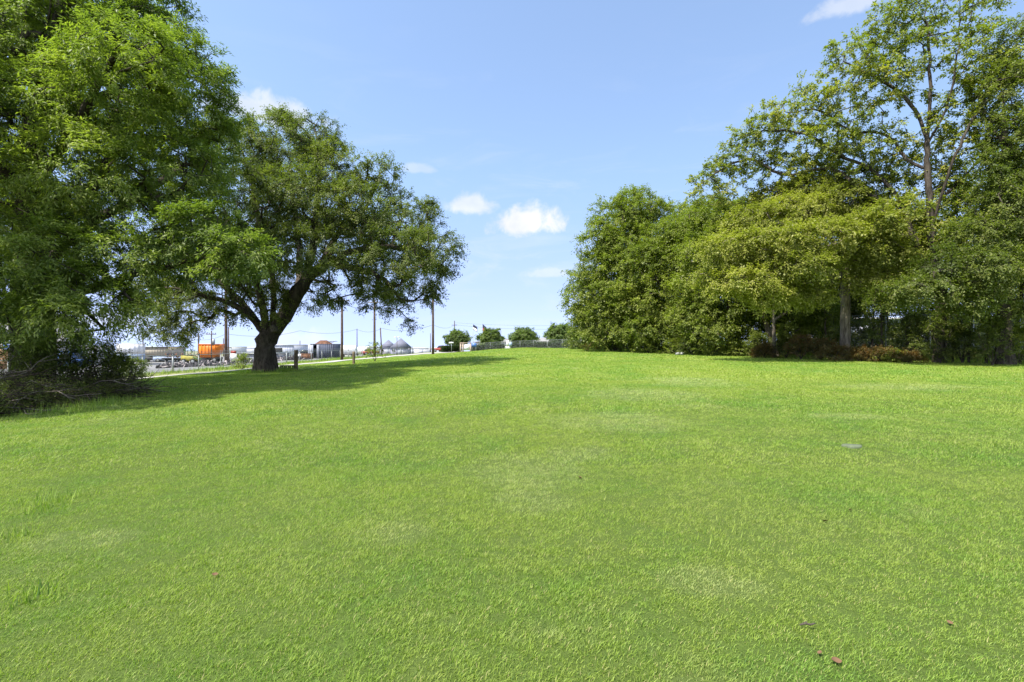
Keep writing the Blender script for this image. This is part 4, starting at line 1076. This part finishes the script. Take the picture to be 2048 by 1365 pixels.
flat_building('warehouse', 'lavender-white warehouse with a dark open bay, seen right of the oak trunk', 548, 602, 132, 690, 'bluewhite', 'bluewhite', 10, openings=[('door', .36, .64, .25, .72, 'dark')])
flat_building('warehouse', 'low white ribbed warehouse right of the dark blue container', 690, 733, 150, 697, 'whiterib', 'white', 8, openings=[('door', .2, .4, .05, .7, 'contgrey'), ('door', .6, .8, .05, .7, 'contgrey')])
WG = 'pale low warehouses on the far horizon'
for i, (a, c, Y, t, wl, lab) in enumerate([(430, 478, 240, 694, 'whiterib', 'far white warehouse above the orange hopper and white sign'), (486, 545, 260, 695, 'bluewhite', 'far lavender warehouse peeping over the grey shed'),
                                           (600, 632, 230, 693, 'whiterib', 'far white warehouse left of the dark blue container'), (735, 770, 250, 694, 'bluewhite', 'far pale warehouse left of the pyramid-roofed booths'),
                                           (822, 862, 230, 696, 'whiterib', 'far white warehouse right of the pyramid-roofed booths'), (868, 900, 210, 696, 'bluewhite', 'far pale warehouse left of the leftmost round tree'), (310, 352, 250, 695, 'whiterib', 'far white warehouse above the tan shed')]):
    flat_building('warehouse', lab, a, c, Y, t, wl, 'white', 14, openings=[('door', .15, .3, .05, .7, 'contgrey'), ('door', .55, .75, .05, .7, 'contgrey')], group=WG)
# long white building behind the round trees
def long_building():
    a = Vector((X(950, 176), 176, 0)); c = Vector((X(1230, 104), 104, 0)); L = (c - a).length; mid = (a + c) / 2
    g = (mid.x, mid.y, min(h(a.x, a.y), h(c.x, c.y)) - .2); root = empty('long_building', g, 'long low white building with a grey roof behind the row of round trees', 'building', None, math.atan2(c.y - a.y, c.x - a.x))
    top = 3.0 - g[2]
    mb = MB(); mb.box(-L / 2, L / 2, 0, 14, -.4, top - .6); part(mb, 'wall', 'whiterib', root)
    mb = MB(); mb.add([(-L / 2 - .5, -.7, top - .62), (L / 2 + .5, -.7, top - .62), (L / 2 + .5, 7, top + .5), (-L / 2 - .5, 7, top + .5), (L / 2 + .5, 14.7, top - .62), (-L / 2 - .5, 14.7, top - .62),
                       (-L / 2 - .5, -.7, top - .40), (L / 2 + .5, -.7, top - .40), (L / 2 + .5, 7, top + .7), (-L / 2 - .5, 7, top + .7), (L / 2 + .5, 14.7, top - .40), (-L / 2 - .5, 14.7, top - .40)],
                      [(0, 1, 2, 3), (3, 2, 4, 5), (7, 6, 9, 8), (8, 9, 11, 10), (0, 6, 7, 1), (5, 4, 10, 11), (1, 7, 8, 2), (2, 8, 10, 4), (0, 3, 9, 6), (3, 5, 11, 9)])
    part(mb, 'roof', 'shingle', root)
    for k in range(9):
        x = -L / 2 + (k + .5) * L / 9; opening(root, 'window' if k % 3 else 'door', x - 1.4, x + 1.4, 0, (1.1 if k % 3 else .05), top - 1.1, 'dark' if k % 2 else 'contgrey', out=.08)
long_building()
flat_building('building', 'pale grey building glimpsed through the trees at the right', 1620, 2230, 56, 640, 'greywall', 'white', 8, openings=[('window', .2, .25, .4, .7, 'dark'), ('window', .5, .55, .4, .7, 'dark'), ('door', .35, .40, .02, .6, 'white'), ('window', .75, .8, .4, .7, 'dark')])
for o in bpy.data.objects:
    if o.name == 'building':
        for ch in o.children:
            if ch.name.startswith('wall'): ch.data.materials[0] = M['bluewhite']

# open tan shed
def open_shed():
    Y = 84; g = G(320, Y); w = 64 / FPX * Y; root = empty('open_shed', g, 'tan corrugated open-sided shed on posts beside the white trailer', 'shed')
    z = lambda py: EYE - (py - HZ) / FPX * Y - g[2]
    mb = MB(); mb.box(-w / 2, w / 2, -2.5, -2.42, z(711), z(695)); mb.box(-w / 2, -w / 2 + .08, -2.42, 2.5, z(711), z(695)); mb.box(w / 2 - .08, w / 2, -2.42, 2.5, z(711), z(695)); part(mb, 'side_cladding', 'tanrib', root)
    mb = MB(); mb.box(-w / 2 - .2, w / 2 + .2, -2.7, 2.7, z(695), z(695) + .12); part(mb, 'roof', 'galv', root)
    for k in range(6):
        for y in (-2.3, 2.3):
            mb = MB(); x = -w / 2 + .2 + k * (w - .4) / 5; mb.box(x - .06, x + .06, y - .06, y + .06, -.3, z(695)); part(mb, 'leg', 'white', root)
open_shed()
# timber fence at the left
def board_fence():
    Y = 58; g = G(-40, Y); w = 140 / FPX * Y; root = empty('board_fence', g, 'brown close-boarded fence at the left edge in front of the house', 'fence')
    mb = MB(); n = int(w / .16); rng = random.Random(3)
    for k in range(n):
        x = -w / 2 + k * .16; t = 2.35 + rng.uniform(-.03, .03); mb.box(x, x + .145, -.012, .012, -.1, t)
    part(mb, 'board_panel', 'fenceboard', root)
    for k in range(5):
        mb = MB(); x = -w / 2 + k * w / 4; mb.box(x - .06, x + .06, .02, .14, -.3, 2.2); part(mb, 'post', 'wood', root)
    mb = MB()
    for zz in (.4, 1.9): mb.box(-w / 2, w / 2, .02, .07, zz, zz + .1)
    part(mb, 'rail', 'wood', root)
board_fence()

def booth(label, px, Y, w_px, apex, eave):
    g = G(px, Y); w = w_px / FPX * Y; z = lambda py: EYE - (py - HZ) / FPX * Y - g[2]
    root = empty('booth', g, label, 'booth', 'grey booths with pyramid roofs'); e = z(eave)
    wall_box(root, w * .88, w * .88, e, 'kioskwall')
    mb = MB(); o = w / 2; mb.add([(-o, -o, e - .08), (o, -o, e - .08), (o, o, e - .08), (-o, o, e - .08), (0, 0, z(apex))], [(0, 3, 2, 1)], [(0, 1, 4), (1, 2, 4), (2, 3, 4), (3, 0, 4)])
    part(mb, 'roof', 'kioskroof', root)
    opening(root, 'door', -w * .1, w * .18, -w * .44, .05, e * .8, 'contgrey'); opening(root, 'window', -w * .36, -w * .2, -w * .44, e * .4, e * .75, 'dark')
booth('smaller, left one of the two grey pyramid-roofed booths', 777, 122, 31, 680, 695)
booth('taller, right one of the two grey pyramid-roofed booths', 802, 116, 38, 676.5, 695.5)

# ------------------------------------------------------------------ vehicles and yard things
def wheel(root, x, y, r, wd=.2):
    mb = MB(); s = 1 if y > 0 else -1
    mb.tube([(x, y - wd / 2, r), (x, y - wd / 2 + .03, r), (x, y + wd / 2 - .03, r), (x, y + wd / 2, r)], [r * .9, r, r, r * .9], 18)
    w = part(mb, 'wheel', 'tyre', root, False)
    mb = MB(); mb.tube([(x, y + s * wd / 2, r), (x, y + s * (wd / 2 + .012), r)], [r * .58, r * .5], 14); part(mb, 'rim', 'galv', w)
def car(label, px, Y, paint, rz=0.0, kind='parked_car', L=4.5, W=1.8, Hh=1.45, van=False, cat='car', group='cars parked in the yard and beyond'):
    g = G(px, Y); root = empty(kind, g, label, cat, group, rz)
    if van: prof = [(-L / 2, .35), (L / 2, .35), (L / 2, .95), (L / 2 - .5, 1.15), (L / 2 - 1.1, Hh), (-L / 2 + .08, Hh), (-L / 2, Hh - .25)]
    else: prof = [(-L / 2, .32), (L / 2 - .05, .32), (L / 2, .62), (L / 2 - .25, .80), (L * .22, .92), (-L * .34, .94), (-L / 2 + .06, .90), (-L / 2, .6)]
    mb = MB(); mb.prism(prof, -W / 2, W / 2); part(mb, 'body', paint, root)
    if not van:
        a = [(-L * .36, .92), (L * .22, .90), (L * .08, Hh - .03), (-L * .02, Hh), (-L * .2, Hh - .01), (-L * .28, Hh - .08)]
        mb = MB(); mb.prism(a, -W / 2 + .12, W / 2 - .12); part(mb, 'windows', 'glass', root)
        mb = MB(); mb.prism([(L * .07, Hh - .03), (-L * .02, Hh + .02), (-L * .2, Hh + .01), (-L * .27, Hh - .07)], -W / 2 + .14, W / 2 - .14); part(mb, 'roof', paint, root)
    else:
        mb = MB(); mb.box(L / 2 - 2.0, L / 2 - 1.15, -W / 2 - .01, W / 2 + .01, 1.1, Hh - .22); part(mb, 'windows', 'glass', root)
        mb = MB(); mb.add([(L / 2 - .49, -W / 2 + .1, 1.17), (L / 2 - .49, W / 2 - .1, 1.17), (L / 2 - 1.07, W / 2 - .1, Hh - .04), (L / 2 - 1.07, -W / 2 + .1, Hh - .04)], [(0, 1, 2, 3)]); part(mb, 'windscreen', 'glass', root)
    for sx in (-1, 1):
        for sy in (-1, 1): wheel(root, sx * L * .31, sy * (W / 2 - .08), .33)
    for sy in (-1, 1):
        mb = MB(); mb.box(L / 2 - .06, L / 2 + .012, sy * W * .36 - .14, sy * W * .36 + .14, .62, .76); part(mb, 'headlight', 'white', root)
    return root
car('blue van parked behind the brush pile shrubs', 128, 60, 'blue', .2, 'parked_van', 4.9, 1.9, 2.1, True, 'van', None)
car('dark car parked under the left half of the tan shed', 308, 82.5, 'frame', .1)
car('dark blue-grey car parked under the right half of the tan shed', 338, 82.5, 'bluegrey', .1, L=4.0)
car('red car parked left of the pyramid-roofed booths', 741, 118, 'red', .5, L=3.9)
car('orange-red car at the foot of the tall crest pole', 884, 116, 'red', 2.6, L=4.2)
car('white pickup-like car left of the dark blue container', 616, 100, 'white', .3, Hh=1.7)
car('white car in front of the leftmost round tree', 896, 124, 'white', .2)
def trailer():
    Y = 70; g = G(262, Y); w = 53 / FPX * Y * .84; root = empty('box_trailer', g, 'tall white box trailer with a blue-grey lower band', 'trailer', None, .62)
    z = lambda py: EYE - (py - HZ) / FPX * Y - g[2]; t = z(689); m = z(708)
    mb = MB(); mb.box(-w / 2, w / 2, -1.2, 5, m, t); part(mb, 'upper_body', 'whiterib', root)
    mb = MB(); mb.box(-w / 2 + .01, w / 2 - .01, -1.19, 4.99, .55, m); part(mb, 'lower_body', 'bluegrey', root)
    mb = MB(); mb.box(-w / 2 - .03, w / 2 + .03, -1.24, 5.03, t, t + .09); part(mb, 'roof', 'white', root)
    mb = MB(); mb.box(-w / 2 + .1, w / 2 - .1, -1.0, 4.8, .38, .549); part(mb, 'chassis', 'frame', root)
    for x in (-w / 2 + .3, w / 2 - .3):
        for y in (0, 1.1): 
            mb = MB(); mb.tube([(x - .13, y, .42), (x + .13, y, .42)], .42, 18); wv = part(mb, 'wheel', 'tyre', root)
            mb = MB(); mb.tube([(x - .15, y, .42), (x + .15, y, .42)], .2, 12); part(mb, 'rim', 'galv', wv)
    mb = MB(); mb.box(-.02, .02, -1.22, -1.2, .6, t - .1)
    for x in (-w / 4, w / 4): mb.tube([(x, -1.235, .6), (x, -1.235, t - .15)], .02, 6)
    part(mb, 'door_bars', 'galv', root)
trailer()
def hopper():
    Y = 80; g = G(424, Y); w = 38 / FPX * Y; root = empty('orange_hopper', g, 'orange dump hopper on a wheeled frame standing in the yard', 'hopper', None, .12)
    mb = MB(); mb.prism([(-w / 2 + .15, .85), (w / 2 - .75, .85), (w / 2 - .1, 2.2), (w / 2, 2.95), (-w / 2, 2.95), (-w / 2, 1.5)], -.95, .95); part(mb, 'hopper_body', 'orange', root)
    mb = MB()
    for k in range(5):
        x = -w / 2 + .35 + k * .5; mb.box(x, x + .07, -1.0, -.952, 1.0 if k < 4 else 1.5, 2.85)
    mb.box(-w / 2 - .04, w / 2 + .04, -1.02, -.955, 2.86, 2.98); mb.box(-w / 2 - .04, w / 2 + .04, .955, 1.02, 2.86, 2.98); part(mb, 'ribs', 'orange', root)
    mb = MB(); mb.box(-w / 2 + .1, w / 2 - .1, -.6, -.45, .6, .848); mb.box(-w / 2 + .1, w / 2 - .1, .45, .6, .6, .848); mb.bar((-w / 2, 0, .7), (-w / 2 - 1.1, 0, .5), .12); mb.bar((-w / 2 - .6, 0, .6), (-w / 2 - .6, 0, 0), .08); part(mb, 'frame', 'frame', root)
    for y in (-.85, .85): wheel(root, w / 2 - .75, y, .42, .24); wheel(root, -w / 2 + .7, y, .42, .24)
hopper()
def container():
    Y = 88; g = G(651, Y); root = empty('shipping_container', g, 'dark blue shipping container with pale doors open and a rusty roof piece on top', 'container', None, math.radians(-8))
    L = 2.45; w = 4.4; t = 2.45
    mb = MB(); y0 = -1.2; y1 = 1.2
    mb.box(-w / 2 + 1.25, w / 2, y0, y0 + .06, .1, t); mb.box(-w / 2, w / 2, y1 - .06, y1, .1, t); mb.box(w / 2 - .06, w / 2 - .001, y0 + .06, y1 - .06, .1, t); mb.box(-w / 2 + .001, -w / 2 + .06, y0 + .06, y1 - .06, .1, t)
    mb.box(-w / 2, -w / 2 + .12, y0, y0 + .05, .1, t); part(mb, 'side_wall', 'navy', root)
    mb = MB(); mb.box(-w / 2 - .01, w / 2 + .01, y0 - .01, y1 + .01, t, t + .08); part(mb, 'roof', 'navy', root)
    mb = MB(); mb.box(-w / 2, w / 2, y0 + .061, y1 - .061, .02, .12); part(mb, 'floor', 'frame', root)
    for (x0, x1) in ((-w / 2 - .35, -w / 2 + .62), (-w / 2 + 1.28, -w / 2 + 1.68)):
        mb = MB(); mb.box(x0, x1, y0 - .1, y0 - .03, .14, t - .08)
        for q in (.25, .75): mb.tube([(x0 + (x1 - x0) * q, y0 - .13, .2), (x0 + (x1 - x0) * q, y0 - .13, t - .12)], .02, 6)
        part(mb, 'door', 'contgrey', root)
    mb = MB(); mb.add([(-1.4, -1.1, t + .09), (.9, -1.1, t + .09), (.9, .9, t + .09), (-1.4, .9, t + .09), (-.9, -.1, t + .72), (.3, -.1, t + .72)], [(0, 1, 5, 4), (2, 3, 4, 5)], [(1, 2, 5), (3, 0, 4)]); part(mb, 'rusty_roof_sheet', 'rust', root)
    mb = MB(); mb.bar((.2, -.9, t + .1), (1.8, -.9, t + .55), .06); mb.bar((.4, .2, t + .1), (1.9, .2, t + .6), .06); mb.box(.9, 2.0, -1, .5, t + .5, t + .55); part(mb, 'lean_to_frame', 'frame', root)
container()
mb = MB(); mb.box(-.8, .8, -.5, .5, 0, .95); mb.box(-.84, .84, -.54, .54, .95, 1.02); mb.box(-.7, -.6, -.53, -.5, .1, .9); mb.box(.6, .7, -.53, -.5, .1, .9)
o = part(mb, 'rusty_bin', 'rust', None); o.location = G(614, 84); tag(o, 'rusty brown steel bin left of the dark blue container', 'bin')
def flatbed():
    Y = 76; g = G(368, Y); root = empty('flatbed_trailer', g, 'dark flatbed trailer loaded with scrap, between the tan shed and the orange hopper', 'trailer', None, .08)
    mb = MB(); mb.box(-2.6, 2.6, -1.1, 1.1, .75, .9); mb.box(-2.5, 2.5, -.5, -.35, .5, .748); mb.box(-2.5, 2.5, .35, .5, .5, .748); mb.bar((-2.6, 0, .7), (-3.6, 0, .55), .14); part(mb, 'deck', 'frame', root)
    for x in (.6, 1.7):
        for y in (-.95, .95): wheel(root, x, y, .38)
    mb = MB(); rg = random.Random(8)
    for k in range(26):
        x = rg.uniform(-2.4, 2.2); y = rg.uniform(-.9, .8); mb.bar((x, y, .95 + rg.random() * .3), (x + rg.uniform(-.9, .9), y + rg.uniform(-.3, .3), .95 + rg.random() * .7), rg.uniform(.06, .16))
    part(mb, 'scrap_load', 'rust', root)
flatbed()
def loader():
    Y = 74; g = G(381, Y); root = empty('compact_loader', g, 'small yellow and green machine beside the scrap trailer', 'loader', None, .1)
    mb = MB(); mb.prism([(-1.1, .45), (1.0, .45), (1.1, .9), (.6, 1.15), (-1.1, 1.25)], -.5, .5); part(mb, 'body', 'yellow', root)
    mb = MB(); mb.box(-.65, .35, -.44, .44, 1.26, 1.32)
    for x in (-.6, .3):
        for y in (-.42, .42): mb.bar((x, y, 1.2), (x, y, 2.0), .06)
    mb.box(-.75, .45, -.5, .5, 2.0, 2.08); part(mb, 'cab', 'greenpaint', root)
    mb = MB(); mb.bar((.6, -.5, 1.1), (1.7, -.5, .5), .1); mb.bar((.6, .5, 1.1), (1.7, .5, .5), .1); part(mb, 'lift_arm', 'greenpaint', root)
    mb = MB(); mb.prism([(1.6, .1), (2.2, .05), (2.25, .12), (1.75, .2), (1.72, .75), (1.62, .75)], -.7, .7); part(mb, 'bucket', 'frame', root)
    for x in (-.65, .65):
        for y in (-.62, .62): wheel(root, x, y, .38, .24)
loader()
def tank(label, px, Y, r, L, rz=0):
    g = G(px, Y); root = empty('storage_tank', g, label, 'tank', 'white storage tanks in the yard', rz)
    mb = MB(); n = 6; q = [(-L / 2 - r * .5 * math.cos(a), 0, r + .35) for a in np.linspace(0, math.pi / 2, n)]
    rr = [r * max(.02, math.sin(a)) for a in np.linspace(0, math.pi / 2, n)]
    mb.tube(q + [(-p[0], 0, p[2]) for p in q[::-1]], rr + rr[::-1], 18); part(mb, 'tank_shell', 'white', root, True)
    for x in (-L * .3, L * .3):
        mb = MB(); mb.box(x - .1, x + .1, -r * .7, r * .7, 0, .55); part(mb, 'cradle', 'frame', root)
tank('white storage tank right of the dark blue container', 696, 98, .95, 2.6, .2)
tank('white storage tank half hidden between container and warehouse', 722, 128, .9, 3.0)
def rubble(label, px, Y, w, d, hh, seed, n=420):
    g = G(px, Y); root = empty('rubble_pile', g, label, 'rubble', 'heaps of rubble behind the yard fence', math.radians(90) - .0)
    rg = np.random.default_rng(seed)
    for nm, mt, cnt in (('dark_rubble', 'rubble', n), ('pale_rubble', 'rubblepale', n // 6)):
        mb = MB()
        for k in range(cnt):
            x = rg.uniform(-w / 2, w / 2); y = rg.uniform(-d / 2, d / 2); top = hh * (1 - (2 * abs(y) / d) ** 4) * (1 - (2 * abs(x) / w) ** 1.5) * (.7 + .3 * math.sin(y * 1.3 + seed)); z = rg.random() * max(.1, top)
            if nm == 'pale_rubble': z = max(.1, top) * rg.uniform(.5, 1.05)
            a = Vector(rg.normal(0, .2, 3)); mb.bar(Vector((x, y, z)) - a, Vector((x, y, z)) + a + Vector((.02, .02, .02)), rg.uniform(.08, .26), rg.uniform(.06, .2))
        part(mb, nm, mt, root)
rubble('long dark rubble heap behind the fence below the orange hopper', 395, 58, 3, 7.5, .55, 4)
rubble('low rubble heap behind the fence seen right of the oak trunk', 572, 78, 3, 6, .7, 9, 200)
rubble('low rubble heap behind the fence just left of the oak trunk', 496, 66, 2.6, 5, .55, 12, 200)

# signs
def post_sign(name, label, px, Y, w, z0, z1, boards, posts=(0,), post_mat='galv', rz=None, cat='sign'):
    g = G(px, Y); root = empty(name, g, label, cat, None, 0 if rz is None else rz)
    for x in posts:
        mb = MB(); mb.tube([(x, 0, -.3), (x, 0, z1)], .035, 8); part(mb, 'post', post_mat, root)
    for (nm, x0, x1, a, c, mt) in boards:
        mb = MB(); mb.box(x0, x1, -.075, -.04, a, c); part(mb, nm, mt, root)
    return root
post_sign('yard_sign', 'white notice board with red strip at the fence left of the oak', 467.5, 51, .7, 0, 1.75, [('board', -.34, .34, .75, 1.45, 'white'), ('red_strip', -.26, .26, 1.46, 1.74, 'red')], (-.25, .25))
post_sign('street_sign', 'small blank white sign on a thin post in front of the leftmost round tree', 903, 92, .9, 0, 2.0, [('board', -.42, .42, 1.7, 1.95, 'white')])
post_sign('blue_sign', 'blue sign board beside the tan masonry gateway on the crest', 948, 90, 1, 0, 1.6, [('board', -.45, .45, .8, 1.5, 'blue')], (-.3, .3))
post_sign('blue_white_sign', 'half blue, half white sign board on the far fence', 1018, 85, 1, 0, 1.5, [('white_half', -.45, .0, .5, 1.45, 'white'), ('blue_half', .01, .5, .5, 1.2, 'bluegrey')], (-.3, .3))
def gateway():
    Y = 89; g = G(931, Y); root = empty('gateway', g, 'tan masonry gateway with a pale panel at the left end of the far fence', 'gateway')
    for x in (-.85, -.45):
        mb = MB(); mb.box(x - .12, x + .12, -.15, .15, -.3, 1.45); mb.box(x - .15, x + .15, -.18, .18, 1.45, 1.53); part(mb, 'column', 'brick', root)
    mb = MB(); mb.box(.8, 1.04, -.15, .15, -.3, 1.45); mb.box(.77, 1.07, -.18, .18, 1.45, 1.53); part(mb, 'column', 'brick', root)
    mb = MB(); mb.box(-.3, .77, -.05, .05, .3, 1.3); part(mb, 'panel', 'white', root)
    mb = MB(); mb.box(-1.0, 1.04, -.06, .06, 1.54, 1.66); part(mb, 'beam', 'brick', root)
gateway()

# hedges
def hedge(label, pxa, Ya, pxb, Yb, hh, d, n, seed):
    a = np.array(G(pxa, Ya)); c = np.array(G(pxb, Yb)); rng = np.random.default_rng(seed)
    root = empty('hedge', tuple(a), label, 'hedge', 'clipped hedges beyond the far fence')
    t = rng.random(n); side = unit(np.cross(c - a, [0, 0, 1.]))
    q = a + (c - a) * t[:, None] + side * rng.uniform(-d / 2, d / 2, n)[:, None]
    q[:, 2] = H(q[:, 0], q[:, 1]) + rng.random(n) ** .6 * hh
    V, F, tt = foliage(rng, q, np.tile([0, 0, 1.], (n, 1)), 3, 8, .35, .2, .6, .05, .3)
    np_mesh('foliage', V, F, M['hedgeleaf'], root, attr=tt, world=True)
    mb = MB()
    for k in range(int(np.linalg.norm(c - a) / 1.5) + 1):
        p = a + (c - a) * min(1, k * 1.5 / np.linalg.norm(c - a)); l = p - a; l[2] = h(p[0], p[1]) - a[2]
        mb.tube([l, l + np.array([.05, 0, hh * .6])], .04, 5)
    part(mb, 'stem', 'bark', root)
hedge('dark clipped hedge at the foot of the leftmost round tree', 884, 104, 922, 104, 1.15, 1.2, 700, 1)
hedge('hedge right of the tan gateway behind the far fence', 942, 104, 1008, 100, 1.1, 1.2, 900, 2)
hedge('hedge behind the far fence in the middle of the row of trees', 1024, 98, 1092, 92, 1.1, 1.2, 1000, 3)
hedge('hedge behind the far fence nearest the tree belt', 1098, 92, 1180, 84, 1.2, 1.2, 1000, 4)

# flags
def flag(label, px, Y, top, w, drop, mats, seed):
    g = G(px, Y); z = EYE - (top - HZ) / FPX * Y - g[2]; root = empty('flagpole', g, label, 'flagpole', 'flagpoles behind the row of round trees')
    mb = MB(); mb.tube([(0, 0, -.3), (0, 0, z + .1)], [.07, .03], 8); part(mb, 'pole_shaft', 'galv', root, True)
    for k, mt in enumerate(mats):
        n = 8; V = []; F = []; th = .02
        z0 = z - drop * k / len(mats); z1 = z - drop * (k + 1) / len(mats)
        for i in range(n + 1):
            u = i / n; y = .25 * math.sin(u * 5 + k + seed) * u
            for zz in (z0, z1): V += [(u * w, y, zz - u * drop * .5), (u * w, y + th, zz - u * drop * .5)]
        for i in range(n):
            a = 4 * i; e = a + 4
            F += [(a, e, e + 2, a + 2), (a + 1, a + 3, e + 3, e + 1), (a, a + 1, e + 1, e), (a + 2, e + 2, e + 3, a + 3)]
        F += [(0, 2, 3, 1), (4 * n, 4 * n + 1, 4 * n + 3, 4 * n + 2)]
        np_mesh('flag_cloth', V, F, M[mt], root)
flag('flagpole flying a dark and white flag left of the second round tree', 946, 158, 649, 1.4, 1.7, ['flagdark', 'white'], 0)
flag('flagpole flying a dark and dull red flag above the second round tree', 965, 152, 648, 1.2, 2.2, ['flagdark', 'flagred'], 2)

# ------------------------------------------------------------------ things on the lawn
def wood_post(label, px, Y, w, hh, lean):
    g = G(px, Y); root = empty('wooden_post', g, label, 'post', 'weathered posts along the lane')
    mb = MB(); rg = random.Random(int(px)); n = 10; pts = []; m = 8
    vs = []
    for k in range(n + 1):
        z = -.3 + (hh + .3) * k / n
        for j in range(m):
            a = 2 * math.pi * j / m; r = w / 2 * (1 + rg.uniform(-.06, .06)) * (1.12 if j % 2 else .95)
            vs.append((math.cos(a) * r + lean * z, math.sin(a) * r, z + (rg.uniform(-.03, .02) if k == n else 0)))
    qs = [(i * m + j, i * m + (j + 1) % m, (i + 1) * m + (j + 1) % m, (i + 1) * m + j) for i in range(n) for j in range(m)]
    vs.append((lean * hh, 0, hh - .01)); ts = [(n * m + j, n * m + (j + 1) % m, len(vs) - 1) for j in range(m)]
    mb.add(vs, qs, ts); part(mb, 'post_shaft', 'wood', root)
    return root
wood_post('taller weathered wooden post just right of the oak trunk', 592, 31.4, .23, 1.25, .01)
wood_post('shorter dark wooden post standing alone right of the oak', 707.5, 40, .22, 1.0, 0)
def old_bench():
    g = G(575, 31.2); root = empty('low_bench', g, 'low weathered slab bench between the oak trunk and the wooden post', 'bench', None, .06)
    mb = MB(); mb.box(-.42, .42, -.18, .18, .26, .31); part(mb, 'seat', 'stone', root)
    for x in (-.36, -.12, .12, .36):
        for y in (-.13, .13):
            mb = MB(); mb.box(x - .03, x + .03, y - .03, y + .03, -.1, .26); part(mb, 'leg', 'frame', root)
    mb = MB(); mb.box(-.4, .4, -.03, .03, .08, .12); part(mb, 'stretcher', 'frame', root)
old_bench()
g = G(1704, 7.05); rg = random.Random(6)
mb = MB(); m = 16
vs = []
for (rr, z) in ((1.0, -.03), (1.02, .012), (.93, .03)):
    for j in range(m):
        a = 2 * math.pi * j / m; q = 1 + .10 * math.sin(3 * a + 1) + .05 * math.sin(5 * a)
        vs.append((math.cos(a) * .13 * rr * q, math.sin(a) * .10 * rr * q, z))
vs.append((0, 0, .033))
mb.add(vs, [(i * m + j, i * m + (j + 1) % m, (i + 1) * m + (j + 1) % m, (i + 1) * m + j) for i in range(2) for j in range(m)], [(2 * m + j, 2 * m + (j + 1) % m, 3 * m) for j in range(m)])
o = part(mb, 'flat_stone', 'stone', None); o.location = (g[0], g[1], g[2] + .002); tag(o, 'pale flat stone lying in the grass at the right', 'stone')
g = G(1616, 2.60)
mb = MB(); mb.tube([(-.042, 0, .0), (-.015, .004, .006), (.012, -.002, .002), (.042, .008, .004)], [.004, .006, .0055, .003], 7); mb.tube([(-.01, .004, .005), (.004, .016, .012)], [.003, .0015], 5)
o = part(mb, 'broken_stick', 'stick', None); o.location = (g[0], g[1], g[2] + .030); tag(o, 'short grey broken stick in the near grass at lower right', 'stick')
def dead_leaf(label, px, Y, size, rz, k):
    g = G(px, Y); V = []; F = []; n = 6
    for i in range(n + 1):
        u = i / n; w = math.sin(math.pi * u) ** .8 * size * .32 + .0008; z = .35 * size * (u - .5) ** 2 * 2
        V += [(u * size - size / 2, -w, z + w * .5), (u * size - size / 2, 0, z), (u * size - size / 2, w, z + w * .5)]
    for i in range(n):
        a = 3 * i; F += [(a, a + 3, a + 4, a + 1), (a + 1, a + 4, a + 5, a + 2)]
    o = np_mesh('fallen_leaf', V, F, M['deadleaf']); o.location = (g[0], g[1], g[2] + .016); o.rotation_euler = (.3, .15, rz)
    tag(o, label, 'leaf', 'brown fallen leaves in the grass')
for k, (px, py, s, lab) in enumerate([(1672, 1362, .05, 'largest reddish fallen leaf at the bottom edge right of centre'), (1700, 1040, .05, 'small orange fallen leaf below the flat stone'), (1650, 1062, .05, 'orange-brown fallen leaf left of and below the flat stone'),
                                      (1640, 1345, .03, 'tiny brown fallen leaf beside the largest reddish one'), (1900, 1275, .03, 'brown fallen leaf near the lower right corner'), (430, 1170, .04, 'brown fallen leaf in the lower left of the lawn'),
                                      (1160, 968, .07, 'brown fallen leaf near the middle of the lawn')]):
    dead_leaf(lab, px, 1600 / (py - 690 + 16), s, k * 1.3, k)
for k, (px, lab) in enumerate([(1355, 'left scrap of white litter at the edge of the belt shrubs'), (1364, 'right scrap of white litter at the edge of the belt shrubs')]):
    g = G(px, 38.5); mb = MB(); mb.prism([(-.16, 0), (.15, .02), (.17, .13), (.02, .22), (-.13, .15)], -.1, .1)
    o = part(mb, 'litter', 'litter', None); o.location = g; o.rotation_euler = (0, 0, k * .7); tag(o, lab, 'litter', 'white litter by the belt')
